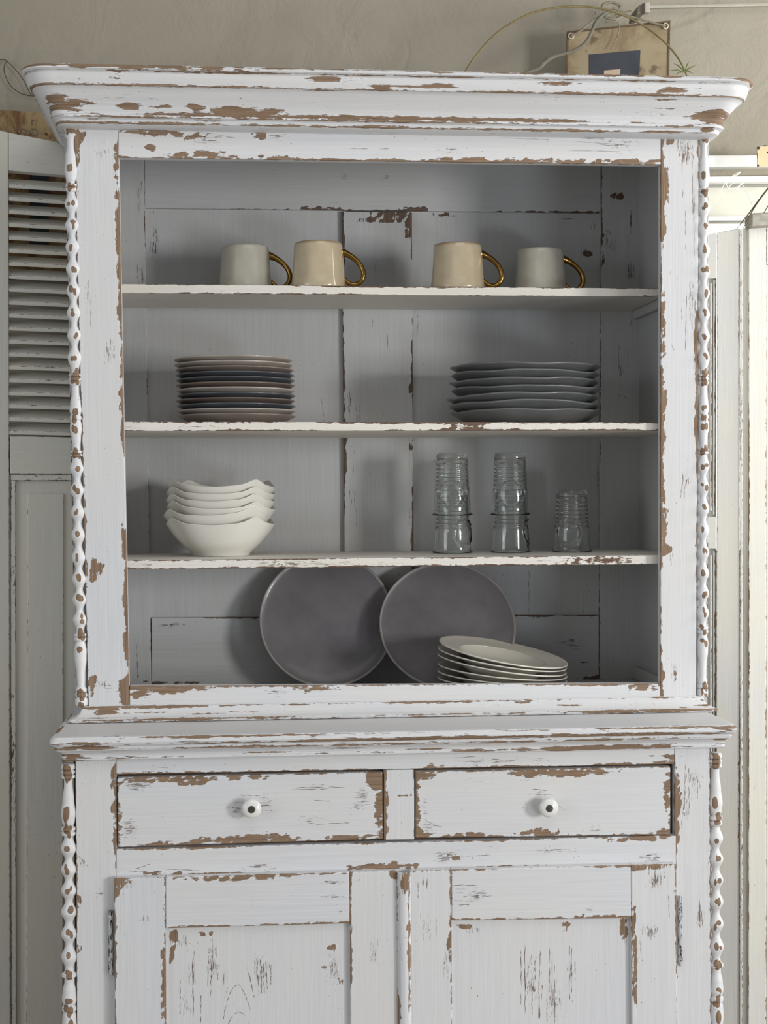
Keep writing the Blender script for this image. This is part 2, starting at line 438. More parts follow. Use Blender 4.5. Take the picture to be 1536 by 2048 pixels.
# face frame
slab('stile', quad([(148, 252), (236, 252), (259, 1413), (177, 1413)], 0), .022, PAINT, hutch, 'v',
     wear={'R': 0.95, 'L': 0.55}, patches=spots([(232, 330, 6, 34), (236, 420, 5, 60), (244, 620, 7, 60), (247, 760, 8, 60), (250, 1090, 9, 34), (255, 1290, 9, 30), (253, 1372, 16, 18), (256, 1395, 18, 16), (183, 1365, 7, 24), (152, 275, 10, 14), (160, 270, 16, 8), (156, 310, 5, 22), (196, 1135, 9, 12), (186, 1140, 8, 24)], 0),
     scrp=spots([(196, 1140, 22, 34), (176, 600, 14, 50), (250, 760, 14, 60), (200, 1370, 30, 20), (205, 300, 26, 40), (225, 700, 20, 50)], 0), base=-1.25)
slab('stile', quad([(1322, 258), (1398, 258), (1392, 1397), (1321, 1397)], 0), .022, PAINT, hutch, 'v',
     wear={'L': 1.15, 'R': 0.7, 'T': .8}, patches=spots([(1329, 370, 10, 40), (1326, 450, 6, 40), (1326, 650, 7, 60), (1326, 800, 9, 30), (1326, 1040, 8, 50), (1330, 1098, 12, 12), (1392, 690, 7, 26), (1340, 282, 9, 7), (1352, 1350, 4, 9), (1326, 1350, 5, 20)], 0),
     scrp=spots([(1385, 600, 18, 120), (1370, 300, 40, 60), (1388, 420, 16, 90), (1350, 1340, 20, 40), (1345, 1110, 14, 20), (1372, 960, 20, 50)], 0), scr0=.12, base=-1.2)
slab('top_rail', quad([(236.4, 250), (1321.6, 258), (1321.6, 329), (236.4, 315)], 0), .022, PAINT, hutch, 'h',
     wear={'B': 0.75, 'T': 0.3}, patches=spots([(300, 264, 60, 6), (385, 272, 40, 6), (400, 308, 50, 6), (560, 318, 90, 5), (680, 321, 100, 4), (520, 272, 12, 8), (300, 297, 12, 8), (1050, 323, 190, 5), (1260, 322, 60, 6)], 0),
     scrp=spots([(560, 274, 60, 14), (420, 280, 60, 22), (1240, 285, 70, 30), (900, 300, 60, 12)], 0), base=-1.25)
slab('bottom_rail', quad([(259.4, 1372), (1320.6, 1367), (1320.6, 1399), (259.4, 1414)], 0), .022, PAINT, hutch, 'h',
     wear={'T': 0.65, 'B': 0.35}, patches=spots([(280, 1388, 22, 9), (620, 1380, 40, 4), (1290, 1377, 26, 5), (340, 1383, 60, 4)], 0),
     scrp=spots([(560, 1385, 60, 10)], 0), base=-1.25)
# sides, top, floor
XLo, XRo = P(131, 262, .03)[0], P(1416, 262, .03)[0]
XLb, XRb = P(152, 1410, .03)[0], P(1414, 1395, .03)[0]
zt, zb = P(785, 224, 0)[2], zw + .0008
thk = XRo - P(1280, 700, .40)[0]
DB = .40                                     # front of the back boards
def sidepanel(xt, xb, s):
    a, b = ((xt, xb) if s < 0 else (xt - thk, xb - thk))
    C = [np.array(c) for c in ((a, .0225, zt), (a + thk, .0225, zt), (b + thk, .0225, zb), (b, .0225, zb))]
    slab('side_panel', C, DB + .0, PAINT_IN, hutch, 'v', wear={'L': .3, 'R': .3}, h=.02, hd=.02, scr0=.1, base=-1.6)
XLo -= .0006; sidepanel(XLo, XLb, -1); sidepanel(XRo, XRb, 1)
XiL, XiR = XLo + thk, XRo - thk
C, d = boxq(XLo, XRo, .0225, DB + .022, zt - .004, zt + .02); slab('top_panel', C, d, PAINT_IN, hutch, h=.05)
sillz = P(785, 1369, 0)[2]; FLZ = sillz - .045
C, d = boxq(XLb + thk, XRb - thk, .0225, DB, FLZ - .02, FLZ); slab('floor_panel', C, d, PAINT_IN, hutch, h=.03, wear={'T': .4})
# back frame and panels
BY = DB
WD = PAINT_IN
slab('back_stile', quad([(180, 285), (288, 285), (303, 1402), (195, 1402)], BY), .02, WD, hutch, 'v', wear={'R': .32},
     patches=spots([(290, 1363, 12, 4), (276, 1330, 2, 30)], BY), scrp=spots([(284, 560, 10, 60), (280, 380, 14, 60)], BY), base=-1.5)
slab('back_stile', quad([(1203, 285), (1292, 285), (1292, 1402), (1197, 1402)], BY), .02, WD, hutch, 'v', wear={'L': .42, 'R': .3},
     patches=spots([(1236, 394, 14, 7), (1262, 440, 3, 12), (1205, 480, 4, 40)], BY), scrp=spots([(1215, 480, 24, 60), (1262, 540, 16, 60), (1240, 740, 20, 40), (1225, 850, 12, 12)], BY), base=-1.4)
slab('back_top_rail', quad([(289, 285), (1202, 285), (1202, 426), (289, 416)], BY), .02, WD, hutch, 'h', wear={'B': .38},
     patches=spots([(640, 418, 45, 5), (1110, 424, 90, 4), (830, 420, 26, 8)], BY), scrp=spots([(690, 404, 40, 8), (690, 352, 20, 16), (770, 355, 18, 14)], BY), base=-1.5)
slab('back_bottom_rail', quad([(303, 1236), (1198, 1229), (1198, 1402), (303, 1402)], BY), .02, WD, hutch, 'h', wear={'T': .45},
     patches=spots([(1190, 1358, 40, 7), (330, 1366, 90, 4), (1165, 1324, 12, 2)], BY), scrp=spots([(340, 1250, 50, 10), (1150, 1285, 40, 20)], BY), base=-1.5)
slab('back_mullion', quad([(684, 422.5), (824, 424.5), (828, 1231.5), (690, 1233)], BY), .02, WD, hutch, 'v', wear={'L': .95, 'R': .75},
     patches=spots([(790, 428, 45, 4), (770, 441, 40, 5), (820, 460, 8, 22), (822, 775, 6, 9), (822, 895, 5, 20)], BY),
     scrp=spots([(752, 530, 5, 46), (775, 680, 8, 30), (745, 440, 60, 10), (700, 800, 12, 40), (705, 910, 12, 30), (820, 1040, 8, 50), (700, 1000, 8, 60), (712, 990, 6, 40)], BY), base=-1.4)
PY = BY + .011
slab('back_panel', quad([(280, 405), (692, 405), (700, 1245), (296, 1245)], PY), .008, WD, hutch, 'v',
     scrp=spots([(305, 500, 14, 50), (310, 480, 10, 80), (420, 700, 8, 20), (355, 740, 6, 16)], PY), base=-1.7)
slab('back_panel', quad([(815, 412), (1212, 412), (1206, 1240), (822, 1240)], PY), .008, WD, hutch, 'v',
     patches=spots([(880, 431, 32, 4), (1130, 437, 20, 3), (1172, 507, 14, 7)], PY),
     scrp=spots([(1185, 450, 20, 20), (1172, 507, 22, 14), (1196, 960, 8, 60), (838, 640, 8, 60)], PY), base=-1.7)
C = quad([(1056, 1138), (1058, 1138), (1060, 1229), (1058, 1229)], PY - .0006)
# shelves
SH = {}
def shelf(i, yl, yr, tl, tr, Yf=.028, **k):
    def at(x, a, b): return a + (b - a) * (x - 243) / 1070
    x0, x1 = 206, 1344
    C = quad([(x0, at(x0, yl, yr)), (x1, at(x1, yl, yr)), (x1, at(x1, tl, tr)), (x0, at(x0, tl, tr))], Yf)
    for c, X in zip(C, (XiL + .004, XiR - .001, XiR - .001, XiL + .004)): c[0] = X
    if i == 3:
        for c, X in zip(C, (XLb + thk, XRb - thk, XRb - thk, XLb + thk)): c[0] = X
    SH[i] = lambda X: C[0][2] + (C[1][2] - C[0][2]) * (X - C[0][0]) / (C[1][0] - C[0][0])
    slab('shelf', C, DB - Yf - .0005, PAINT_EDGE, hutch, 'h', r=.0012, hd=.03, base=-1.2, **k)
shelf(1, 568, 577, 586, 593.5, Yf=.15, wear={'B': .35, 'T': .3}, patches=spots([(385, 576, 45, 5), (460, 581, 40, 4), (680, 584, 30, 4), (1277, 582, 10, 4)], .028), scrp=spots([(400, 578, 60, 8), (660, 582, 50, 8), (1230, 584, 60, 6)], .028), scr0=.1)
shelf(2, 843.5, 844.5, 862, 861, wear={'T': .55, 'B': .6}, patches=spots([(330, 846, 60, 3), (480, 848, 40, 3), (440, 859, 50, 3), (930, 858, 60, 4), (1050, 861, 40, 4)], .028), scrp=spots([(400, 852, 90, 8), (930, 852, 60, 8), (640, 858, 50, 5)], .028), scr0=.3)
shelf(3, 1121, 1110.5, 1139, 1128, wear={'T': .25, 'B': .35}, patches=spots([(1210, 1118, 60, 4)], .028), scrp=spots([(640, 1130, 400, 12), (1160, 1120, 160, 10), (290, 1130, 50, 8)], .028), scr0=.45)
# cleats under the top shelf and at the foot of the right side
def cleat(z1, z0, X):
    C = [np.array(c) for c in ((X - .017, .045, z1), (X - .0005, .045, z1), (X - .0005, .045, z0), (X - .017, .045, z0))]
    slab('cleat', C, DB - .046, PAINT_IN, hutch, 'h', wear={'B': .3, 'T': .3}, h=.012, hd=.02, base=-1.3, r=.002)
z1 = SH[1](XiR) - .0182; cleat(z1 - .0, z1 - .019, XiR)
cleat(FLZ + .028, FLZ + .0005, XRb - thk)
# cornice
zc = P(785, 140.5, -.09)[2]
XcL, XcR = P(45, 145, -.03)[0] + .098, P(1499, 165, -.03)[0] - .098
prof = [(-.10, 0), (.088, 0), (.096, -.0015), (.099, -.005), (.098, -.009), (.092, -.0115), (.089, -.0125), (.091, -.015), (.088, -.026), (.084, -.0345), (.083, -.037),
        (.077, -.038), (.072, -.0415), (.064, -.051), (.056, -.060), (.049, -.069), (.045, -.077), (.043, -.0815), (.046, -.0845), (.046, -.0885), (.042, -.090), (.038, -.091), (.039, -.0945), (.037, -.0985), (.030, -.101), (.022, -.1025), (.0005, -.1035)]
prof = [(a, b + zc) for a, b in prof]
cor = moulding('cornice', XcL, XcR, 0.0, DB + .02, prof, [(2.5, .75), (5, .5), (10, .5), (17, .65), (19, .55), (23, .5)], PAINT, hutch, k=.56, seed=3, corner=.88,
    patches=[(110, 196, 20, 5), (126, 212, 34, 8), (170, 205, 20, 4), (257, 212, 20, 6), (319, 214, 20, 4), (388, 216, 16, 6), (456, 224, 44, 9), (520, 225, 60, 7), (650, 234, 95, 4.5), (790, 237, 46, 5), (915, 238, 24, 5), (1426, 233, 34, 10), (1390, 232, 20, 6), (1417, 260, 16, 6), (1482, 169, 20, 7), (1192, 161, 22, 5), (1264, 163, 20, 4), (1330, 165, 30, 4), (330, 149, 150, 4), (200, 142, 60, 4), (1060, 152, 60, 4), (560, 148, 90, 3.5), (760, 184, 16, 5)])
C, d = boxq(XcL - .05, XcR + .05, -.05, DB + .02, zc - .022, zc - .002); slab('cornice_board', C, d, PAINT, hutch, h=.05)
# base moulding
zm0 = zw + .0009; zm1 = P(785, 1402.5, -.005)[2]
XmL, XmR = P(137, 1446, -.03)[0] + .032, P(1436, 1424, -.03)[0] - .032
Hm = zm1 - zm0
prof = [(-.005, zm1), (.006, zm1), (.009, zm1 - .002), (.010, zm1 - .006), (.013, zm1 - Hm * .45), (.020, zm1 - Hm * .66), (.030, zm1 - Hm * .78), (.033, zm1 - Hm * .86), (.032, zm1 - Hm * .97), (.028, zm0 - .0005), (-.01, zm0 - .0005)]
moulding('base_moulding', XmL, XmR, 0.0, DB + .02, prof, [(2, .5), (6.6, .6), (8, .3)], PAINT, hutch, k=.15, seed=41)
# turned spindles
def spindle(name, A, B, ctrl, mat, parent, rs=1.0, seed=1, bc=-1.5, sc0=.05):
    """A top axis point, B bottom axis point, ctrl = (t, radius m) list"""
    A = np.array(A); B = np.array(B); L = np.linalg.norm(B - A)
    c = np.array(ctrl, float); ts = []
    for i in range(len(c) - 1):
        n = max(2, int((c[i + 1, 0] - c[i, 0]) * L / .0022))
        w = np.arange(n) / n
        ts += [(c[i, 0] + (c[i + 1, 0] - c[i, 0]) * a, c[i, 1] + (c[i + 1, 1] - c[i, 1]) * (.5 - .5 * math.cos(math.pi * a))) for a in w]
    ts.append(tuple(c[-1])); ts = np.array(ts)
    seg = 26; th = np.arange(seg) / seg * 2 * math.pi
    ctr = A[None] + (B - A)[None] * ts[:, :1]
    V = ctr[:, None, :] + (ts[:, 1] * rs)[:, None, None] * np.stack([np.cos(th), np.sin(th), 0 * th], 1)[None]
    n = len(ts); idx = np.arange(n * seg).reshape(n, seg); nx_ = np.roll(idx, -1, 1)
    Fs = [list(q) for q in np.stack([idx[:-1].ravel(), idx[1:].ravel(), nx_[1:].ravel(), nx_[:-1].ravel()], 1)]
    Fs.append(list(idx[0])); Fs.append(list(idx[-1][::-1]))
    arc = (((th + math.pi / 2 + math.pi) % (2 * math.pi)) - math.pi)[None] * ts[:, 1:2]   # 0 facing the camera
    al = (ts[:, 0] * L)[:, None] + 0 * arc
    chip = np.full(arc.shape, bc); r2 = random.Random(seed)
    for i in range(1, len(c) - 1):
        if c[i, 1] >= c[i - 1, 1] and c[i, 1] >= c[i + 1, 1] and c[i, 1] > .0115:
            for _ in range(2):
                a0 = r2.uniform(-.006, .006); z0 = c[i, 0] * L + r2.uniform(-.007, .004)
                ra, rz = r2.uniform(.0028, .0062), r2.uniform(.004, .0085)
                if c[i, 0] - c[max(i - 1, 0), 0] > .03 or c[i + 1, 0] - c[i, 0] > .03: rz = r2.uniform(.008, .018)
                dd = np.sqrt(((arc - a0) / ra) ** 2 + ((al - z0) / rz) ** 2)
                chip = np.maximum(chip, (1 - dd) * .65)
    guv = np.stack([al, arc], 2).reshape(-1, 2)
    return mesh(name, V.reshape(-1, 3), Fs, mat, parent, chip.ravel(), np.full(chip.size, sc0), guv, smooth=True, angle=50)
PAINT_SP = painted('spindle_white_paint', (217, 218, 221), amp=.32, sx=2)
def ctl(px, y0, y1): return [((y - y0) / (y1 - y0), r / 1000.0) for y, r in px]
up = [(249, 11), (251, 12.5), (261, 12.5), (263, 9.5), (266, 9.5), (270, 12.5), (274, 10), (280, 7.5), (292, 7.5), (318, 11), (343, 13), (358, 11), (367, 7.5), (369, 11.5), (373, 12), (375, 9), (378, 11.8), (382, 11.5), (385, 7.5)]
b = [409, 451, 494, 538, 582, 626, 671, 715]
for i, y in enumerate(b): up += [(y, 14.2), (y + 21.5, 6.2)]
up = up[:-1] + [(743, 7.5), (747, 7.5), (749, 12.5), (752, 12.5), (754, 9.5), (757, 12.8), (760, 12.5), (762, 9.5), (765, 12.5), (768, 11), (772, 7.5), (785, 7.5), (806, 11), (822, 12.6), (831, 10), (833, 12), (838, 12.2), (841, 10), (848, 12), (858, 12.6), (875, 10), (893, 8), (900, 7.8), (902, 12.3), (905, 12), (907, 9), (909, 12.3), (912, 12), (914, 8)]
for i, y in enumerate([938, 981, 1026, 1071, 1116, 1159, 1200, 1240]): up += [(y, 14), (y + 21, 6.6)]
up = up[:-1] + [(1262, 7.5), (1267, 8), (1269, 12.5), (1273, 12.3), (1275, 9.5), (1277, 12.5), (1281, 12.2), (1284, 9), (1292, 11), (1302, 12.8), (1318, 12), (1350, 8.5), (1374, 7.8), (1380, 11), (1384, 11), (1386, 9.5), (1389, 12), (1394, 12), (1396, 9.5), (1399, 12.5), (1411, 12.5), (1413, 11)]
SPY = .006
spindle('spindle', P(141, 249, SPY), P(163.5, 1411, SPY), ctl(up, 249, 1413), PAINT_SP, hutch, seed=5)
spindle('spindle', P(1408, 262, SPY), P(1405, 1393, SPY), ctl(up, 249, 1413), PAINT_SP, hutch, rs=.9, seed=6)

# ------------------------------------------------------------------ base cabinet
BF = -.165
base = empty('base_cabinet', (0, 0.05, 0), label='white distressed base cabinet with two drawers above two panelled doors, under the hutch', cat='cabinet')
def lx(x, y): return x + .006 * (y - 1530)
slab('stile', quad([(151, 1515), (232, 1515), (237, 2380), (156, 2380)], BF), .022, PAINT, base, 'v', wear={'R': .5, 'L': .35},
     patches=spots([(230, 1600, 6, 60), (230, 1680, 5, 30), (158, 1800, 5, 8), (158, 1895, 5, 8)], BF),
     scrp=spots([(165, 1725, 16, 14), (205, 1786, 14, 5), (158, 1600, 8, 40), (162, 1806, 10, 10)], BF), base=-1.3)
slab('stile', quad([(1349, 1490), (1420, 1490), (1425, 2380), (1354, 2380)], BF), .022, PAINT, base, 'v', wear={'L': .7, 'R': .4, 'T': .5},
     patches=spots([(1353, 1600, 9, 60), (1350, 1680, 6, 20), (1366, 1513, 6, 8)], BF),
     scrp=spots([(1385, 1560, 30, 50), (1370, 1600, 20, 60), (1400, 1830, 14, 40)], BF), base=-1.3, scr0=.05)
slab('top_rail', quad([(232.4, 1505), (1348.6, 1485), (1348.6, 1528), (232.4, 1549)], BF), .022, PAINT, base, 'h', wear={'B': .45},
     patches=spots([(290, 1546, 30, 4), (870, 1531, 16, 5), (1250, 1528, 60, 4), (1335, 1512, 30, 5)], BF), scrp=spots([(320, 1535, 60, 10), (1000, 1522, 200, 12)], BF), base=-1.3, scr0=.1)
slab('drawer_divider', quad([(768, 1540), (828.5, 1539), (828.5, 1679), (768, 1680)], BF), .022, PAINT, base, 'v', wear={'L': .75, 'R': .45},
     patches=spots([(771, 1590, 5, 40), (820, 1591, 22, 3), (771, 1650, 7, 12)], BF), base=-1.3)
slab('middle_rail', quad([(232.4, 1698.5), (1353, 1671), (1353, 1760), (232.4, 1790)], BF), .022, PAINT, base, 'h', wear={'T': .5},
     patches=spots([(350, 1694, 80, 4), (740, 1682, 40, 4), (760, 1733, 60, 7), (1290, 1676, 60, 7), (1000, 1738, 110, 5), (430, 1748, 100, 4), (1260, 1731, 50, 4), (913, 1718, 10, 5), (300, 1745, 50, 3)], BF),
     scrp=spots([(1300, 1715, 50, 20), (900, 1715, 60, 20), (520, 1735, 120, 10), (1100, 1700, 80, 10)], BF), base=-1.3)
C, d = boxq(P(140, 1530, BF)[0] + .004, P(1433, 1530, BF)[0] - .004, BF + .0225, DB + .02, 0.0, P(785, 1500, BF)[2])
slab('carcass', C, d, DARKWOOD, base, h=.1, hd=.1)
C, d = boxq(P(151, 1530, BF)[0], P(1424, 1530, BF)[0], BF + .002, BF + .022, 0.0, .11)
slab('plinth', C, d, PAINT, base, wear={'B': .8})
# worktop with moulded edge
XwL, XwR = P(102, 1478, -.18)[0] + .036, P(1468, 1456, -.18)[0] - .036
prof = [(-.25, 0), (.026, 0), (.033, -.001), (.037, -.005), (.038, -.011), (.0355, -.016), (.033, -.018), (.029, -.0185), (.030, -.0225), (.028, -.0265), (.022, -.030), (.0175, -.0345), (.0165, -.037), (.018, -.038), (.0185, -.0445), (.016, -.047), (.0005, -.0475)]
prof = [(a, b_ + zw) for a, b_ in prof]
moulding('worktop', XwL, XwR, BF, DB + .02, prof, [(2.5, .6), (4.8, .7), (8.5, .4), (13.6, .6)], PAINT, base, k=.28, seed=77, scr0=.4, corner=.78)
C, d = boxq(XwL - .01, XwR + .01, BF - .01, DB + .018, zw - .016, zw - .0006); slab('worktop_board', C, d, PAINT, base, h=.03, hd=.03, base=-1.8)
# lower spindles
lo = [(1527, 11), (1529, 13), (1537, 13), (1539, 10), (1541, 13), (1546, 13), (1548, 9.5), (1550, 13), (1555, 13), (1558, 8), (1568, 7.8), (1600, 11), (1627, 14), (1643, 12), (1652, 9), (1654, 13.5), (1659, 13.5), (1661, 9.5), (1664, 13.5), (1669, 13), (1673, 8)]
for y in [1697, 1738, 1780, 1823, 1867, 1912]: lo += [(y, 14.6), (y + 21, 7)]
lo = lo[:-1] + [(1935, 8), (1942, 9), (1946, 14), (1951, 14), (1954, 9), (1962, 9), (1980, 12.5), (1999, 14), (2010, 11), (2012, 13.5), (2019, 13.5), (2021, 11), (2030, 13), (2050, 14), (2080, 11), (2100, 9), (2104, 13), (2110, 13), (2112, 8.5)]
for y in [2136, 2179, 2221, 2264]: lo += [(y, 14), (y + 21, 8)]
lo = lo[:-1] + [(2290, 8), (2294, 13), (2300, 13), (2330, 13.5), (2380, 13.5)]
spindle('spindle', P(136.5, 1527, BF + .006), P(141, 2380, BF + .006), ctl(lo, 1527, 2380), PAINT_SP, base, seed=8)
spindle('spindle', P(1430, 1505, BF + .006), P(1434.5, 2362, BF + .006), ctl(lo, 1527, 2380), PAINT_SP, base, seed=9)
# open grain and hairline cracks the paint has lifted from
def cracks(parent, Yc, lines, w=.8, seed=1, gap=.35, mat=None):
    r_ = random.Random(seed); parts = []
    for ln in lines:
        ln = [P(a, b_, Yc) for a, b_ in ln]
        c = smoothprof(ln, 8) if len(ln) > 2 else np.array([ln[0] + (ln[1] - ln[0]) * t_ for t_ in np.linspace(0, 1, 12)])
        c = c + np.array([[r_.uniform(-.0006, .0006), 0, r_.uniform(-.0006, .0006)] for _ in c])
        i = 0
        while i < len(c) - 2:
            n = r_.randint(2, 6); q = c[i:i + n + 1]
            if len(q) > 2 and r_.random() > gap * .4:
                k_ = len(q); rad = [.0001] + [w * r_.uniform(.0003, .00075) for _ in range(k_ - 2)] + [.0001]
                V_, F_ = tube_data(q, rad, 5, 0); V_ = V_.copy(); V_[:, 1] = Yc + (V_[:, 1] - Yc) * .25; parts.append((V_, F_))
            i += n + (1 if r_.random() < gap else 0)
    V_, F_ = join(*parts)
    o = mesh('grain_cracks', V_, F_, mat or CRACK, parent, label='dark grain cracks'); o['kind'] = 'stuff'; return o
CRACK = simple('dark_open_grain', (112, 92, 76), .9, var=.4, scale=90)
def vs(x, y0, y1, dx=0): return [(x, y0), (x + dx * .5, (y0 + y1) / 2), (x + dx, y1)]
cracks(hutch, -.0001, [vs(1384, 300, 430, 2), vs(1376, 280, 330), vs(1368, 275, 320), vs(1388, 380, 520), vs(1380, 560, 640), vs(1384, 580, 660), vs(1390, 600, 690), vs(1373, 590, 700, -2), vs(1364, 600, 640), vs(1356, 275, 300),
    vs(1371, 420, 500), vs(1366, 380, 410), vs(1388, 690, 760), vs(1340, 1110, 1130, 3), vs(1365, 965, 1000, -4), vs(1369, 970, 995), [(1410 - 66, 690), (1348, 700), (1350, 712)], vs(182, 620, 700), vs(176, 560, 590)], .8, 3)
cracks(hutch, -.0001, [[(200, 1370), (225, 1371)], [(205, 1376), (240, 1378)], [(210, 1384), (236, 1383)], [(540, 271), (556, 272)], [(1150, 283), (1250, 290)], [(1200, 290), (1260, 291)], [(1160, 277), (1230, 279)], [(1100, 300), (1240, 303)], [(400, 264), (470, 276)], [(1000, 276), (1100, 279)], [(700, 297), (780, 298)]], .7, 5)
cracks(hutch, BY - .0001, [vs(752, 520, 600, -2), vs(745, 630, 655), vs(1262, 420, 470), vs(1256, 470, 520), vs(1252, 520, 560), vs(1268, 530, 560), vs(706, 930, 1020, 4), vs(713, 1000, 1060), vs(710, 800, 850, 6), vs(718, 810, 860), vs(1238, 690, 740), vs(1256, 700, 760), vs(1262, 640, 700), [(1236, 790), (1252, 795), (1265, 805)], vs(275, 500, 560), vs(278, 380, 430), vs(1230, 480, 510), [(1222, 485), (1226, 505)], [(1226, 483), (1230, 504)], [(1219, 486), (1222, 500)], vs(273, 1290, 1360, 3)], .8, 7)
cracks(hutch, PY - .0001, [vs(308, 420, 480), vs(362, 740, 765), vs(1196, 920, 1010, -3), vs(1200, 1000, 1090), vs(1058, 1140, 1226), vs(1168, 1190, 1228), [(642, 795), (646, 820), (648, 845)]], .7, 9)
# drawers
PORC = simple('white_porcelain', (222, 222, 218), 0.18, coat=.4)
IRON = simple('dark_iron_screw', (74, 70, 62), 0.5, metal=.3, var=.4, scale=400)
GAPM = simple('deep_gap_shadow_wood', (40, 32, 26), .9)
def drawer(corn, kpx, wear, pt, sp):
    Yd = BF + .0015
    C = quad(corn, Yd); dr = slab('drawer', C, .02, PAINT, base, 'h', wear=wear, patches=spots(pt, Yd), scrp=spots(sp, Yd), base=-1.3, r=.002)
    kc = P(kpx[0], kpx[1], Yd - .02)
    pr = [(.0005, .0), (.0095, .0), (.0095, .003), (.0075, .006), (.0075, .010), (.012, .0125), (.0168, .016), (.0183, .020), (.0178, .0245), (.0140, .028), (.0085, .0295), (.006, .0296), (.0005, .0290)]
    V, Fs = lathe_data(smoothprof(pr, 3), 40)
    Vw = np.stack([V[:, 0] + kc[0], Yd - V[:, 2], V[:, 1] + kc[2]], 1)
    mesh('knob', Vw, [f[::-1] for f in Fs], PORC, dr, smooth=True, label='white porcelain mushroom knob')
    a, b_ = lathe_data([(.0002, .0285), (.0060, .0287), (.0070, .0298), (.0062, .0312), (.0002, .0318)], 20)
    sv, sf = bxd(-.0056, .0056, -.0009, .0009, .031, .0322)
    sv = np.stack([sv[:, 0] * .85 - sv[:, 1] * .5, sv[:, 0] * .5 + sv[:, 1] * .85, sv[:, 2]], 1)
    V, Fs = join((a, b_), (sv, sf))
    Vw = np.stack([V[:, 0] + kc[0], Yd - V[:, 2], V[:, 1] + kc[2]], 1)
    mesh('screw', Vw, [f[::-1] for f in Fs], IRON, dr, smooth=True, angle=40, label='dark slotted screw in the knob')
drawer([(234.5, 1555.5), (765, 1543.5), (766, 1678), (234.5, 1695)], (503, 1617), {'T': .35, 'B': .5, 'L': .5, 'R': .6},
       [(752, 1555, 20, 22), (758, 1600, 8, 50), (762, 1660, 5, 20), (400, 1557, 100, 6), (385, 1566, 22, 5), (270, 1560, 34, 6), (500, 1680, 110, 8), (520, 1674, 50, 6), (720, 1676, 60, 6), (310, 1688, 28, 5), (238, 1640, 5, 50)],
       [(530, 1605, 40, 30), (490, 1618, 70, 20), (640, 1575, 90, 12), (270, 1570, 50, 20), (260, 1650, 30, 40), (620, 1640, 50, 20), (720, 1600, 30, 40)])
drawer([(831, 1543), (1341, 1532.5), (1341, 1670), (831, 1676)], (1097, 1615), {'T': .45, 'B': .4, 'L': .45, 'R': .65},
       [(845, 1550, 24, 7), (835, 1600, 5, 50), (840, 1668, 20, 8), (1070, 1547, 60, 6), (1160, 1548, 60, 5), (1334, 1590, 7, 50), (1326, 1663, 18, 8), (930, 1672, 60, 5), (1085, 1666, 40, 8), (1050, 1549, 20, 6)],
       [(1055, 1552, 40, 14), (1080, 1585, 24, 14), (1125, 1620, 16, 20), (855, 1655, 30, 20), (950, 1560, 60, 10), (1190, 1660, 40, 10), (850, 1620, 14, 50)])
# doors
DY = BF - .0185
IRONP = painted('painted_iron_hinge', (190, 192, 196), wood=(60, 58, 58), dark=(30, 30, 32), amp=1.2)
def door(xs, tops, pan, wears, side, spt):
    d_ = empty('door', P((xs[0] + xs[3]) / 2, 2380, DY), base)
    x0, x1, x2, x3 = xs; yb = 2340
    def ty(x): return tops[0] + (tops[1] - tops[0]) * (x - x0) / (x3 - x0)
    def q(xa, xb, ya, yb_): return quad([(xa, ya(xa)), (xb, ya(xb)), (xb + .006 * (yb_ - 1750), yb_), (xa + .006 * (yb_ - 1750), yb_)], DY)
    slab('stile', q(x0, x1 - .3, ty, yb), .018, PAINT, d_, 'v', wear=wears[0], patches=spots(spt[0], DY), scrp=spots(spt[1], DY), base=-1.3, r=.002)
    slab('stile', q(x2 + .3, x3, ty, yb), .018, PAINT, d_, 'v', wear=wears[1], patches=spots(spt[2], DY), scrp=spots(spt[3], DY), base=-1.3, r=.002)
    slab('rail', quad([(x1, ty(x1)), (x2, ty(x2)), (x2 + .5, pan[1]), (x1 + .5, pan[0])], DY), .018, PAINT, d_, 'h', wear=wears[2], patches=spots(spt[4], DY), scrp=spots(spt[5], DY), base=-1.3, r=.002)
    slab('rail', quad([(x1 + 3, 2230), (x2 + 3, 2230), (x2 + 3, yb), (x1 + 3, yb)], DY), .018, PAINT, d_, 'h', wear={'T': .5}, base=-1.3, r=.002)
    slab('panel', quad([(x1 - 8, pan[0] - 14), (x2 + 8, pan[1] - 14), (x2 + 12, 2240), (x1 - 4, 2240)], DY + .011), .006, PAINT, d_, 'v', patches=spots(spt[6], DY + .011), scrp=spots(spt[7], DY + .011), base=-1.5, scr0=.06)
    # pin hinge beside the outer edge
    hx = x0 - 7 if side < 0 else x3 + 7
    ya, yb2 = (1820, 1952) if side < 0 else (1792, 1932)
    a, b_ = P(hx, ya, BF - .006), P(hx + 1, yb2, BF - .006)
    L = np.linalg.norm(a - b_)
    pts = [(0, .002), (.02, .0042), (.08, .0045), (.10, .0055), (.12, .0045), (.47, .0045), (.5, .0052), (.53, .0045), (.88, .0045), (.9, .0055), (.92, .0045), (.98, .004), (1, .002)]
    spindle('hinge', a, b_, pts, IRONP, d_, seed=3, bc=-.05, sc0=.6)
    return d_
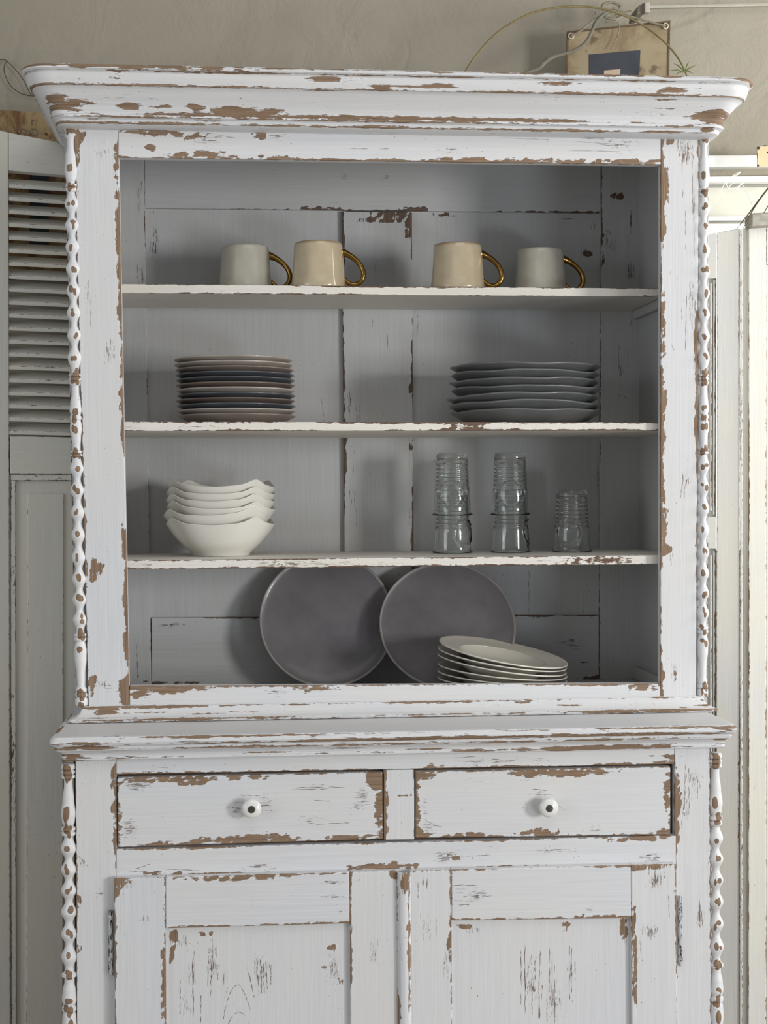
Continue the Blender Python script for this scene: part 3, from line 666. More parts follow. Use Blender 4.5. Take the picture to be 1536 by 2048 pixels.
door((228, 331, 699, 796), (1757, 1741.5), (1857, 1847), ({'L': .7, 'T': .35, 'R': .35}, {'L': .45, 'T': .4, 'R': .3}, {'B': .55, 'T': .45}), -1,
     ([(233, 1770, 7, 20), (329, 1930, 6, 50), (329, 1990, 5, 60), (232, 1900, 4, 60), (240, 1762, 16, 8)], [(285, 1838, 40, 12), (255, 1770, 40, 14), (240, 1860, 10, 40)],
      [(702, 1800, 4, 60), (790, 1750, 10, 10), (702, 1900, 4, 60)], [(720, 1760, 16, 10), (750, 1900, 20, 60)],
      [(460, 1757, 90, 5), (600, 1751, 70, 3), (560, 1852, 60, 5), (660, 1847, 46, 5), (420, 1853, 30, 4)], [(665, 1793, 40, 8), (660, 1765, 30, 10), (680, 1820, 14, 24)],
      [(345, 1875, 8, 24), (342, 1910, 4, 20), (423, 1945, 3, 22), (665, 1895, 10, 8), (680, 1960, 8, 8), (650, 1935, 14, 5), (410, 1866, 14, 5)], [(365, 1880, 30, 30), (385, 1960, 16, 90), (430, 1920, 20, 70), (520, 1950, 30, 70), (450, 1960, 14, 60), (665, 1930, 26, 60), (370, 2010, 20, 60)]))
rd = door((821, 903, 1262, 1353), (1741.5, 1728), (1841, 1836.5), ({'R': .55, 'T': .35}, {'R': .6, 'L': .85, 'T': .4}, {'B': .7, 'T': .35, 'L': .2}), 1,
     ([(900, 1790, 4, 50), (900, 1900, 4, 60)], [(850, 1765, 30, 20), (890, 1930, 12, 60), (850, 1860, 30, 60)],
      [(1266, 1870, 7, 50), (1270, 1950, 6, 60), (1351, 1800, 3, 60), (1300, 1734, 40, 5)], [(1310, 1765, 40, 30), (1300, 1860, 40, 30), (1280, 1900, 16, 40)],
      [(1190, 1834, 60, 6), (960, 1842, 60, 7), (1100, 1840, 60, 4), (1240, 1732, 50, 4)], [(950, 1790, 50, 40), (1180, 1820, 30, 16)],
      [(1248, 1860, 8, 22), (1070, 1980, 6, 9), (1080, 2020, 3, 24), (1130, 1850, 10, 10), (930, 1852, 16, 5)], [(1060, 1960, 40, 80), (1105, 2000, 36, 70), (1140, 1940, 10, 60), (950, 1860, 30, 10), (1160, 1860, 10, 10), (1248, 1880, 14, 30)]))
cracks(base, DY + .0109, [vs(423, 1925, 2000, -2), vs(385, 1880, 1990), vs(389, 1900, 2040, -3), vs(378, 1930, 1960), vs(418, 1890, 1930), vs(416, 1930, 2000), vs(436, 1930, 1960), vs(510, 1915, 1950), vs(514, 1915, 1990, 4), vs(520, 1918, 1990, 4), vs(526, 1925, 1990, 3), vs(532, 1920, 1985, 3), vs(542, 1930, 1970),
    [(446, 2040), (455, 2000), (466, 1976), (478, 1970), (488, 1985), (498, 2012), (508, 2046)], [(455, 2052), (464, 2034), (476, 2024), (488, 2030), (498, 2050)], [(494, 1935), (502, 1965), (508, 1995)], vs(360, 1960, 2030), vs(402, 1990, 2048),
    vs(1042, 1900, 2010), vs(1050, 1890, 2040), vs(1081, 1900, 1990, -4), vs(1085, 1970, 2040, -6), vs(1099, 1895, 2000), vs(1104, 1920, 2030), vs(1109, 1930, 2048), vs(1139, 1890, 2000), vs(1143, 1895, 1990), vs(1064, 1980, 2030), vs(1094, 1995, 2048), vs(1150, 1910, 1960), vs(1070, 1920, 1960)], 1.0, 13)
cracks(base, DY - .0001, [[(905, 1770), (960, 1771)], [(910, 1778), (975, 1780)], [(908, 1786), (930, 1786)], [(925, 1793), (985, 1792)], [(906, 1801), (950, 1803)], [(915, 1810), (960, 1809)], [(665, 1763), (688, 1764)], [(640, 1793), (690, 1794)], vs(1310, 1740, 1775), vs(1304, 1735, 1760), vs(1316, 1742, 1780), vs(1298, 1736, 1750), vs(1322, 1740, 1765), vs(836, 1765, 1800), vs(846, 1840, 1880), vs(872, 1830, 1870), vs(1302, 1850, 1880), vs(1309, 1850, 1875), vs(1337, 1790, 1835, 2), vs(247, 1770, 1790), vs(254, 1766, 1780), vs(262, 1765, 1776)], .8, 15)
cracks(base, BF - .0001, [vs(1370, 1530, 1600), vs(1378, 1535, 1620), vs(1388, 1540, 1590), vs(1376, 1600, 1640), vs(1395, 1560, 1600), vs(1364, 1640, 1680), vs(1402, 1820, 1855, 4), [(270, 1738), (300, 1728)], [(330, 1738), (400, 1741)], [(930, 1712), (980, 1710)], [(1280, 1714), (1330, 1716)], [(1290, 1722), (1325, 1722)], [(880, 1516), (960, 1513)], [(920, 1522), (1000, 1519)], [(190, 1787), (206, 1787)], [(158, 1712), (172, 1728), (178, 1736)], [(165, 1718), (168, 1732)]], .8, 17)
cracks(base, BF + .0014, [[(470, 1605), (520, 1606)], [(452, 1614), (482, 1616)], [(455, 1622), (480, 1623)], [(520, 1612), (545, 1610)], [(522, 1620), (548, 1621)], [(596, 1575), (690, 1574)], [(600, 1579), (660, 1577)], [(628, 1600), (660, 1603)], [(480, 1590), (520, 1592)], [(630, 1648), (700, 1646)], [(1065, 1578), (1100, 1582)], [(1070, 1589), (1108, 1590)], [(1040, 1552), (1075, 1556)], [(1040, 1561), (1060, 1560)], [(1118, 1612), (1130, 1620)], [(865, 1650), (885, 1654)], [(850, 1640), (870, 1650)]], .8, 19)
# half-round astragal down the meeting edge
def astragal():
    a, b_ = P(808, 1745, DY - .004), P(812, 2335, DY - .004)
    n = 180; V = []; th = np.linspace(math.pi, 2 * math.pi, 11); chips = []; g = []
    prof = [(-.0135, .004)] + [(.0125 * math.cos(t_), .009 * math.sin(t_)) for t_ in th] + [(.0135, .004)]
    al = np.linspace(0, 1, n); L = np.linalg.norm(a - b_)
    for t_ in al:
        for j, (x, y) in enumerate(prof):
            c = a + (b_ - a) * t_ + np.array([x, y, 0]); V.append(c)
            e = max(.55 * edge_noise(t_ * L, 3.3) - (x + .0125) * 100, .6 * edge_noise(t_ * L, 8.1) - abs(x - .008) * 100, (1 - math.hypot(x / .008, (t_ * L - .018) / .02)) * .9)
            chips.append(max(e, -1.1)); g.append((t_ * L, x))
    m = len(prof); idx = np.arange(n * m).reshape(n, m)
    Fs = [list(f) for f in np.stack([idx[:-1, :-1].ravel(), idx[1:, :-1].ravel(), idx[1:, 1:].ravel(), idx[:-1, 1:].ravel()], 1)]
    Fs.append(list(idx[0])); Fs.append(list(idx[-1][::-1])); Fs += [[idx[i, 0], idx[i, -1], idx[i + 1, -1], idx[i + 1, 0]] for i in range(n - 1)]
    mesh('astragal', V, Fs, PAINT, rd, np.array(chips), np.full(len(V), .2), np.array(g), smooth=True, angle=45)
astragal()

# ------------------------------------------------------------------ crockery
def instance(src, loc, rot=(0, 0, 0), name=None, scale=None, parent=None, mat=None, **k):
    o = src.copy()
    if 'group' in k and k['group'] is None: k.pop('group')
    sc.collection.objects.link(o); o.location = loc; o.rotation_euler = rot
    if scale: o.scale = scale
    tag(o, **k); kids = [c for c in src.children]
    for c in kids:
        q = c.copy(); sc.collection.objects.link(q); q.parent = o
    if mat is not None:
        o.material_slots[0].link = 'OBJECT'; o.material_slots[0].material = mat
    return o
def glaze(name, c, c2, rough=.3, coat=.3, rimz=None):
    t = NT(name); tc = t.n('ShaderNodeTexCoord').outputs['Object']
    n = t.noise(tc, 14, 4, .6); n2 = t.noise(tc, 380, 2, .5)
    col = t.mix(t.rng(n, .35, .7), lin(c), lin(c2)); col = t.mix(t.rng(n2, .62, .75, 0, .25), col, tuple(v * .6 for v in lin(c)[:3]) + (1,))
    if rimz:                                   # iron-brown glaze break along the lip
        sp = t.n('ShaderNodeSeparateXYZ'); t.l(tc, sp.inputs[0])
        col = t.mix(t.rng(sp.outputs[2], rimz - .006, rimz, 0, .65), col, lin((128, 96, 64)))
    t.l(col, t.b.inputs['Base Color']); t.b.inputs['Roughness'].default_value = rough
    t.b.inputs['Coat Weight'].default_value = coat; t.b.inputs['Coat Roughness'].default_value = .1
    return t.m
# mugs
MUGM = glaze('cream_stoneware_glaze', (190, 176, 148), (172, 158, 132), .2, .6, .0965)
MUGG = glaze('shaded_cream_stoneware_glaze', (182, 178, 164), (168, 165, 152), .25, .5)  # same cream glaze, greyed in colour for the shade deeper on the shelf
GOLD = NT('gold_lustre'); GOLD.b.inputs['Base Color'].default_value = lin((150, 118, 62)); GOLD.b.inputs['Metallic'].default_value = 1; GOLD.b.inputs['Roughness'].default_value = .16; GOLD = GOLD.m
def mug(pxc, Y, label, mat, rz, s=1.085):
    X = P(pxc, 560, Y)[0]; Z = SH[1](X)
    o = [(.0005, .0015), (.048, .0015), (.0505, 0), (.0525, .001), (.0532, .005), (.0525, .02), (.0512, .04), (.0498, .06), (.0483, .078), (.0470, .0865), (.0460, .0892), (.0448, .0898), (.0436, .0885), (.0443, .08), (.0468, .05), (.0490, .012), (.046, .0075), (.0005, .0068)]
    def wob(R, th, Z_, X_, Y_, ZZ):
        f = 1 - .034 * np.abs(np.sin(3.5 * th + .4)) * np.clip((Z_ - .004) / .02, 0, 1) * np.clip((.085 - Z_) / .02, 0, 1)
        return X_ * f, Y_ * f, ZZ
    V, Fs = lathe_data(smoothprof(o, 3), 72, wob)
    m = mesh('mug', V * s, Fs, mat, None, smooth=True, local=True, label=label, cat='mug', group='mugs on the top shelf')
    m.location = (X, Y, Z + .0002); m.rotation_euler = (0, 0, rz)
    pts = [(.0455, 0, .0735), (.053, 0, .071), (.064, 0, .0655), (.077, 0, .055), (.0865, 0, .041), (.0885, 0, .027), (.082, 0, .0145), (.071, 0, .0095), (.060, 0, .0125), (.0535, 0, .019), (.0495, 0, .0225)]
    V, Fs = tube_data([np.array(p) for p in pts], [.0082, .0072, .0056, .005, .0052, .0052, .0052, .005, .0046, .004, .005], 14, 6)
    V[:, 1] *= 1.25
    h = mesh('handle', V * s, Fs, GOLD, m, smooth=True, local=True, label='gold lustre ear-shaped handle')
mug(491, .272, 'greyer cream mug with a gold handle, leftmost on the top shelf', MUGG, -.10)
mug(636.5, .212, 'cream mug with a gold handle, second from the left on the top shelf', MUGM, -.03)
mug(915, .212, 'cream mug with a gold handle, third from the left, right of the centre board', MUGM, .0)
mug(1079.5, .272, 'greyer cream mug with a gold handle, rightmost on the top shelf', MUGG, -.02)

# left plate stack
pm = {'light': glaze('pale_greige_glaze', (164, 156, 147), (150, 142, 133), .3), 'taupe': glaze('taupe_glaze', (124, 112, 104), (110, 99, 93), .3),
      'slate': glaze('slate_glaze', (80, 83, 87), (66, 69, 74), .28), 'brown': glaze('brown_grey_glaze', (108, 95, 87), (94, 82, 76), .3)}
def plate_prof(R, rf, hr, tb, edge=.0028):
    return [(.0005, .0025), (rf - .006, .0025), (rf - .004, .0002), (rf, 0), (rf + .002, .0012), (rf + (R - rf) * .45, hr * .42), (R - .003, hr - edge * .7), (R, hr), (R - .0002, hr + edge * .5), (R - .002, hr + edge * .8),
            (R - .006, hr + edge * .45), (rf + (R - rf) * .5, tb + (hr - tb) * .5 + .001), (rf - .004, tb + .0004), (.0005, tb)]
V, Fs = lathe_data(smoothprof(plate_prof(.1235, .088, .0172, .0104), 3), 96)
Yp = .18
seq = [('light', 467.5), ('light', 468), ('taupe', 470), ('slate', 471), ('slate', 471.5), ('brown', 471.5), ('light', 472), ('slate', 473), ('brown', 471.5), ('slate', 473), ('light', 473), ('taupe', 473)]
words = ['topmost', 'second from the top', 'third from the top', 'fourth from the top', 'fifth from the top', 'sixth from the top', 'seventh from the top', 'fifth from the bottom', 'fourth from the bottom', 'third from the bottom', 'second from the bottom', 'bottom one']
cname = {'light': 'pale greige', 'taupe': 'taupe', 'slate': 'dark slate', 'brown': 'brown-grey'}
first = None
for i in range(11, -1, -1):
    c, px = seq[i]; X = P(px, 800, Yp)[0]; Z = SH[2](X) + .0003 + (11 - i) * .01068
    lab = '%s dinner plate, %s in the left middle-shelf stack' % (cname[c], words[i])
    if first is None:
        first = mesh('dinner_plate', V, Fs, pm[c], smooth=True, local=True, label=lab, cat='plate', group='stack of twelve coloured plates'); first.location = (X, Yp, Z)
    else: instance(first, (X, Yp, Z), (0, 0, i * 1.3), mat=pm[c], label=lab)
# right plate stack (hand-made, wavy rims)
HM = glaze('matt_grey_stoneware', (110, 111, 112), (94, 95, 97), .42, .15)
RIM = None
rows = [(1050.5, 151.5, 0.0, .003, .2), (1049, 149, .3, .001, 1.3), (1047.5, 150.5, .1, .0016, 2.2), (1051.5, 151.5, .0, .001, 0.4), (1045, 153, -.3, .0042, 1.57), (1047.5, 152.5, .4, .0052, 1.57), (1051.5, 151.5, -.2, .001, 1.0)]
w2 = ['topmost', 'second from the top', 'third from the top', 'middle one', 'third from the bottom', 'second from the bottom', 'bottom one']
for i in range(6, -1, -1):
    px, rp, tl, wa, ph = rows[i]; Yq = .225
    R = rp / 1000 * 1.066
    s = i * 3.1
    def wob(Rr, th, Z_, X_, Y_, ZZ, wa=wa, ph=ph, s=s, R=R):
        k_ = np.clip((Rr - .1) / (R - .1), 0, 1) ** 1.5
        w = wa * .5 * np.cos(2 * (th - ph)) + .0011 * np.sin(5 * th + s) + .0006 * np.sin(9 * th + 2 * s)
        rr = 1 + k_ * (.006 * np.sin(3 * th + s) + .003 * np.sin(7 * th + s))
        return X_ * rr, Y_ * rr, ZZ + w * k_
    V, Fs = lathe_data(smoothprof(plate_prof(R, .114, .0275, .0160, .0034), 3), 96, wob)
    X = P(px, 800, Yq)[0]; Z = SH[2](X) + .0005 + (6 - i) * .0162
    o = mesh('handmade_plate', V, Fs, HM, smooth=True, local=True, label='grey uneven handmade plate, %s in the right middle-shelf stack' % w2[i], cat='plate', group='stack of seven grey handmade plates')
    o.location = (X, Yq, Z); o.rotation_euler = (0, math.radians(tl), 0)

# bowls
BOWL = simple('glossy_white_porcelain', (226, 224, 216), .16, coat=.5)
def bowl_mesh():
    cor = [math.radians(a) for a in (-54, 36, 126, -144)]
    pr = [(.0005, .003), (.050, .003), (.053, .0), (.0565, .0), (.058, .002), (.062, .008), (.078, .022), (.094, .040), (.106, .056), (.1125, .066), (.1135, .0675), (.1122, .0682), (.1095, .064), (.100, .051), (.086, .035), (.066, .019), (.055, .0156), (.0005, .0150)]
    def wob(R, th, Z_, X_, Y_, ZZ):
        k_ = np.clip((R - .058) / .055, 0, 1)
        c4 = np.cos(4 * (th - cor[0])); pk = np.zeros_like(th)
        for a in cor:
            d = (th - a + math.pi) % (2 * math.pi) - math.pi
            pk = pk + np.exp(-(d / .17) ** 2)
        rr = 1 + k_ * (.034 * c4 + .014 * pk)
        dz = k_ ** 1.4 * (-.002 + .0026 * c4 + .0098 * pk)
        return X_ * rr, Y_ * rr, ZZ + dz
    return lathe_data(smoothprof(pr, 3), 144, wob)
V, Fs = bowl_mesh()
w3 = ['topmost', 'second from the top', 'third from the top', 'third from the bottom', 'second from the bottom', 'bottom one']
zoff = [.0790, .0637, .0489, .0331, .0205, 0.0]
Yb_ = .225; first = None
offs = [442.5, 442.5, 442, 442, 439, 442]
for i in range(5, -1, -1):
    X = P(offs[i], 1080, Yb_)[0]; Z = SH[3](X) + .0004
    lab = 'white square bowl, %s in the bowl stack on the third shelf' % w3[i]
    if first is None:
        first = mesh('bowl', V, Fs, BOWL, smooth=True, local=True, label=lab, cat='bowl', group='stack of six white bowls'); first.location = (X, Yb_, Z); first.scale = (1.045,) * 3
    else: instance(first, (X, Yb_, Z + zoff[i]), (0, math.radians((.6, .5, .3, 1.2, -1.6)[i]), 0), label=lab)

# glasses (upside down tumblers)
t = NT('clear_pressed_glass'); t.b.inputs['Base Color'].default_value = (.95, .975, .965, 1); t.b.inputs['Roughness'].default_value = .02
t.b.inputs['Transmission Weight'].default_value = 1; t.b.inputs['IOR'].default_value = 1.46
GLASS = t.m
def glass_mesh(mang):
    H = .127; o = []
    def ro(z): return .0385 - (.0385 - .0312) * (z / H)
    outer = [(ro(0) - .0005, 0), (.0412, .0012), (.0415, .0028), (.0405, .0044), (ro(.006) - .0002, .0058), (ro(.03), .03), (ro(.048), .048)]
    for k_ in range(7):
        z = .054 + k_ * .0082
        outer += [(ro(z) - .0011, z), (ro(z + .004) + .0009, z + .004)]
    outer += [(ro(.111) - .0012, .1115), (ro(.114), .1145), (ro(.121) + .0002, .121), (ro(H) - .0012, .1255), (.0275, H), (.025, H - .0006), (.0005, H - .004)]
    inner = [(.0005, H - .0095), (.0255, H - .0095), (.0290, H - .0135), (ro(.10) - .0026, .10), (ro(.05) - .0026, .05), (ro(.008) - .0026, .008), (ro(0) - .0018, .0006)]
    prof = smoothprof(outer, 4)
    prof = np.concatenate([prof, np.array(inner)])
    prof = np.concatenate([prof, prof[:1]])
    zc_, rc = .043, .0255
    def wob(R, th, Z_, X_, Y_, ZZ):
        # raised medallion: ring and low relief beads on the outer wall
        d = (th - mang + math.pi) % (2 * math.pi) - math.pi
        a = np.where(np.abs(d) < 1.3, d, 9) * .036
        out = (R > .0297 + 0 * th) & (np.arange(R.shape[0])[:, None] < R.shape[0] - 9)
        rr = np.sqrt(a ** 2 + (Z_ - zc_) ** 2)
        add = .0030 * np.exp(-((rr - rc) / .0017) ** 2) + np.where(rr < rc, .0012, 0) * (1 + .5 * np.sin(a * 1400) * np.sin(Z_ * 1400)) * (rr > .002)
        f = 1 + np.where(out, add, 0) / .036
        return X_ * f, Y_ * f, ZZ
    # fine rows in the medallion zone
    fine = []
    for a_, b_ in zip(prof[:-1], prof[1:]):
        n = max(1, int(np.linalg.norm(b_ - a_) / .0016)) if (.014 < a_[1] < .075 and a_[0] > .033 and b_[1] >= a_[1]) else 1
        for j in range(n): fine.append(a_ + (b_ - a_) * j / n)
    fine.append(prof[-1])
    return lathe_data(np.array(fine), 128, wob)
def glass(px, up_, mang, label, Yg=.24):
    V, Fs = glass_mesh(math.radians(mang)); X = P(px, 1080, Yg)[0]; Z = SH[3](X) + .0004 + (.0765 * 1.065 if up_ else 0)
    o = mesh('tumbler', V, Fs, GLASS, smooth=True, angle=60, local=True, label=label, cat='glass', group='upturned ribbed glasses')
    o.location = (X, Yg, Z); o.scale = (1.06, 1.06, 1.065)
glass(905, False, -52, 'upturned clear tumbler under another, lower one of the leftmost pair of glasses')
glass(905, True, -98, 'upturned ribbed tumbler, upper one of the leftmost pair of glasses')
glass(1021, False, -12, 'upturned clear tumbler under another, lower one of the middle pair of glasses')
glass(1020.5, True, -96, 'upturned ribbed tumbler, upper one of the middle pair of glasses')
glass(1143.5, False, -112, 'single upturned ribbed tumbler standing at the right end of the third shelf')

# dark serving plates leaning at the back
DK = glaze('dark_plum_grey_stoneware', (112, 108, 111), (98, 95, 99), .38, .2)
RIMC = simple('worn_pale_rim_glaze', (150, 146, 142), .45, var=.2, scale=60)
def leaner(px, py, R, ybase, lean, yaw, label, roll=0):
    # lathe: axis along local z (front face = +z)
    pr = [(.0005, -.008), (R * .55, -.008), (R * .6, -.0065), (R * .9, -.001), (R - .0015, .0035), (R, .006), (R - .0012, .0078), (R - .003, .0072), (R - .012, .004), (R * .72, .0008), (R * .4, 0.0), (.0005, 0)]
    V, Fs = lathe_data(smoothprof(pr, 4), 128)
    o = mesh('serving_plate', V, Fs, DK, smooth=True, local=True, label=label, cat='plate', group='dark plates leaning in the hutch')
    pr = [(R - .0045, .0066), (R - .0028, .0075), (R - .001, .0081), (R + .0004, .0064), (R + .0002, .0045), (R - .003, .0045), (R - .0045, .0066)]
    V, Fs = lathe_data(pr, 128)
    mesh('rim', V, Fs, RIMC, o, smooth=True, local=True, label='pale rim line')
    X = P(px, py, .2)[0]
    rot = Matrix.Rotation(yaw, 4, 'Z') @ Matrix.Rotation(math.pi / 2 - lean, 4, 'X') @ Matrix.Rotation(roll, 4, 'Z')
    zc_ = FLZ + R * math.cos(lean) + .003
    yc = ybase + R * math.sin(lean)
    c = P(px, py, yc); o.matrix_basis = Matrix.Translation((c[0], yc, zc_)) @ rot
    return o
leaner(654.5, 1262, .1500, .300, math.radians(16), 0.02, 'dark grey serving plate leaning against the back, left of the other one')
leaner(895, 1264, .1505, .226, math.radians(27.5), -.02, 'dark grey serving plate leaning behind the stacked pasta plates')

# pasta plates
PW = simple('ivory_glazed_porcelain', (212, 208, 196), .25, coat=.35)
R = .1375
pr = [(.0005, .002), (.048, .002), (.050, 0), (.053, 0), (.055, .002), (.074, .012), (.088, .0215), (.092, .0235), (.120, .0285), (R - .002, .0325), (R, .0340), (R - .0005, .0352), (R - .003, .0352), (.120, .0312), (.0925, .0264), (.0905, .0256), (.0860, .0222), (.074, .0142), (.052, .0070), (.0005, .0062)]
V, Fs = lathe_data(smoothprof(pr, 3), 128)
Lx = [875, 872, 871.5, 871.5, 871, 871.5]; Rx = [1137.5, 1135.5, 1135, 1137, 1136, 1136]
Ly = [1282, 1296, 1308.5, 1328, 1342, 1355.5]; Ry = [1324.5, 1333, 1343, 1350, 1359, 1363.5]
ft = [5.2, 3.2, 2.4, 1.5, 1.0, .4]
w4 = ['topmost, its well showing', 'second from the top', 'third from the top', 'third from the bottom', 'second from the bottom', 'bottom one']
first = None; Yz = .156
for i in range(5, -1, -1):
    Yz = (.142, .146, .150, .156, .160, .162)[i]
    a, b_ = P(Lx[i], Ly[i], Yz), P(Rx[i], Ry[i], Yz)
    tilt = math.atan2(a[2] - b_[2], b_[0] - a[0])
    mid = (a + b_) / 2
    rot = Matrix.Rotation(tilt, 4, 'Y') @ Matrix.Rotation(math.radians(ft[i]), 4, 'X')
    off = rot @ Vector((0, 0, -.0345))
    lab = 'ivory pasta plate, %s in the stack at the hutch bottom' % w4[i]
    if first is None: first = mesh('pasta_plate', V, Fs, PW, smooth=True, local=True, label=lab, cat='plate', group='stack of pasta plates'); o = first
    else: o = instance(first, (0, 0, 0), label=lab)
    o.matrix_basis = Matrix.Translation(Vector(mid) + off) @ rot

# ------------------------------------------------------------------ left louvred shutter
ph = math.radians(15)
SO = P(128, 940, .44); su = np.array([math.cos(ph), math.sin(ph), 0]); sn = np.array([math.sin(ph), -math.cos(ph), 0])
shut = empty('louvred_shutter', (SO[0], SO[1], 0), label='grey-painted louvred shutter with a lower raised panel, left of the cabinet', cat='shutter')
def sq(pts, off=0.0): return [hit(a, b_, SO + sn * off, sn) for a, b_ in pts]
T = .03
slab('stile', sq([(-90, 240), (17, 265), (22, 2600), (-85, 2600)]), -sn * T, PAINT_L, shut, 'v', wear={'R': .12}, patches=[], h=.012, base=-1.5, r=.002)
slab('top_rail', sq([(17.6, 265), (210, 303), (210, 357), (17.6, 341)]), -sn * T, PAINT_L, shut, 'h', h=.012, base=-1.6)
slab('middle_rail', sq([(20, 872), (210, 876), (210, 949), (21, 948.5)]), -sn * T, PAINT_L, shut, 'h', h=.012, base=-1.6, wear={'T': .15, 'B': .15})
slab('stile', sq([(210.5, 303), (290, 318), (290, 2600), (210.5, 2600)]), -sn * T, PAINT_L, shut, 'v', h=.03, base=-1.6)
slats = 20
for i in range(slats):
    yl = 368 + i * 25.95; yr = 380 + i * 25.55
    zl0 = sq([(17.8, yl), (210, yr)])
    a, b_ = zl0
    # slat: leading edge low at the front, rising to the back
    t0 = a + sn * (-.0015); t1 = b_ + sn * (-.0015)
    th_ = np.array([0, 0, -.0090])
    dv = -sn * .036 + np.array([0, 0, .0195])
    slab('louvre_slat', [t0, t1, t1 + th_, t0 + th_], dv, PAINT_L, shut, 'h', h=.012, hd=.02, base=-1.5, wear={'T': .05}, r=.002)
# lower raised panel
slab('panel_moulding', sq([(21.5, 949.5), (209, 950), (209, 961), (21.5, 961)], -.004), -sn * .012, PAINT_L, shut, 'h', h=.02, wear={'T': .1, 'B': .1}, base=-1.4)
slab('panel_moulding', sq([(21.5, 961.2), (31, 961.2), (33, 2500), (23.5, 2500)], -.004), -sn * .012, PAINT_L, shut, 'v', h=.012, wear={'L': .2, 'R': .2}, base=-1.2)
slab('lower_panel', sq([(31.2, 961.5), (209, 962), (209, 2500), (33.2, 2500)], -.012), -sn * .01, PAINT_L, shut, 'v', h=.015, base=-1.7)
slab('raised_field', sq([(55, 988), (127, 987), (125, 2490), (52, 2490)], -.006), -sn * .0055, PAINT_L, shut, 'v', h=.012, wear={'L': .14, 'R': .12}, base=-1.6, r=.003)

# sign behind the shutter, seen above and between the slats
def rusty(name, c1, c2, c3, sc_=14):
    t = NT(name); tc = t.n('ShaderNodeTexCoord').outputs['Object']
    n = t.noise(tc, sc_, 6, .65, .8); n2 = t.noise(tc, sc_ * 4, 4, .6)
    col = t.mix(t.rng(n, .42, .55), lin(c1), lin(c2)); col = t.mix(t.rng(n2, .58, .66), col, lin(c3))
    t.l(col, t.b.inputs['Base Color']); t.b.inputs['Roughness'].default_value = .7
    bp = t.n('ShaderNodeBump'); bp.inputs['Distance'].default_value = .001; t.l(n2, bp.inputs['Height']); t.l(bp.outputs[0], t.b.inputs['Normal'])
    return t.m
RUST = rusty('rusty_enamel', (156, 134, 96), (112, 78, 42), (74, 50, 30))
NAVY = simple('navy_print', (50, 54, 64), .7, var=.15, scale=30)
sb = empty('rusty_sign', P(60, 560, .5), label='rusty tan enamel sign behind the shutter, rust-stained along its top', cat='sign')
Y5 = .5
slab('backing_plate', quad([(-80, 214), (122, 228), (205, 560), (-80, 560)], Y5), .004, RUST, sb, h=.03)
slab('navy_numeral', quad([(59, 342), (97.5, 344), (97.5, 500), (59, 500)], Y5 - .0012), .0014, NAVY, sb, h=.05)
for px in (45, 69):
    c = P(px, 263, Y5 - .001)
    pts = [c + np.array([.008 * math.cos(a), 0, .007 * math.sin(a)]) for a in np.linspace(0, 2 * math.pi, 13)]
    V, Fs = tube_data(pts, .0014, 8, 2); mesh('grommet', V, Fs, simple('dull_zinc', (150, 140, 124), .5, .6, var=.3), sb, smooth=True)
# wire loop on the wall
def tubeobj(name, px, Y, rad, mat, label=None, cat=None, parent=None, seg=8, **k):
    pts = [P(p[0], p[1], p[2] if len(p) > 2 else Y) for p in px]
    V, Fs = tube_data(pts, rad, seg, 8)
    return mesh(name, V, Fs, mat, parent, smooth=True, label=label, cat=cat, **k)
WIRE = simple('dark_wire', (86, 76, 70), .6, .5)
tubeobj('wire_hanger', [(-12, 125), (2, 119), (13, 122), (30, 138), (48, 162), (60, 186), (72, 192), (58, 191), (40, 186), (22, 172), (11, 152), (8, 135), (14, 121)], WALLY - .012, .0011, WIRE, 'thin dark wire loop hanging on the plaster wall at the far left', 'wire')

# ------------------------------------------------------------------ hanging plaque above the cabinet
TAN = rusty('aged_tan_zinc', (146, 132, 104), (120, 103, 76), (98, 82, 60), 6)
pl = empty('hanging_plaque', P(1235, 230, .5), label='aged tan plaque with a navy print, hung by twine above the cornice', cat='sign')
slab('board', quad([(1134, 63), (1341, 41), (1336, 250), (1128, 250)], .505), .006, TAN, pl, h=.05, r=.001)
DKE = simple('dark_plaque_border', (96, 78, 54), .8, var=.3, scale=30)
slab('border', quad([(1134, 62.5), (1341, 40.5), (1341, 44.5), (1134, 66.5)], .5035), .002, DKE, pl, h=.1)
slab('border', quad([(1134, 66.5), (1138, 66.5), (1132, 250), (1128, 250)], .5035), .002, DKE, pl, h=.1)
slab('border', quad([(1337, 44.5), (1341, 44.5), (1336, 250), (1332, 250)], .5035), .002, DKE, pl, h=.1)
slab('navy_print', quad([(1178, 109), (1281, 100), (1279, 145), (1178, 148)], .504), .0012, NAVY, pl, h=.1)
slab('navy_print', quad([(1178, 148), (1207, 147.6), (1204, 220), (1176, 220)], .504), .0012, NAVY, pl, h=.1)
slab('navy_print', quad([(1241, 145.5), (1279, 145), (1262, 220), (1236, 220)], .504), .0012, NAVY, pl, h=.1)
slab('tan_print', quad([(1208, 141), (1241, 138), (1236, 220), (1206, 220)], .5035), .0008, simple('tan_paper', (176, 156, 136), .8), pl, h=.1)
RING = simple('pale_eyelet', (200, 190, 170), .5, .3)
for px, py in ((1142, 72), (1331, 52)):
    c = P(px, py, .502)
    pts = [c + np.array([.0062 * math.cos(a), 0, .0062 * math.sin(a)]) for a in np.linspace(0, 2 * math.pi, 13)]
    V, Fs = tube_data(pts, .0018, 8, 2); mesh('eyelet', V, Fs, RING, pl, smooth=True)
TW = simple('grey_twine', (142, 134, 116), .9, var=.35, scale=60, bump=.001)
tubeobj('twine', [(1142, 72), (1160, 62), (1185, 42), (1208, 30), (1225, 28)], .494, .0026, TW, parent=pl)
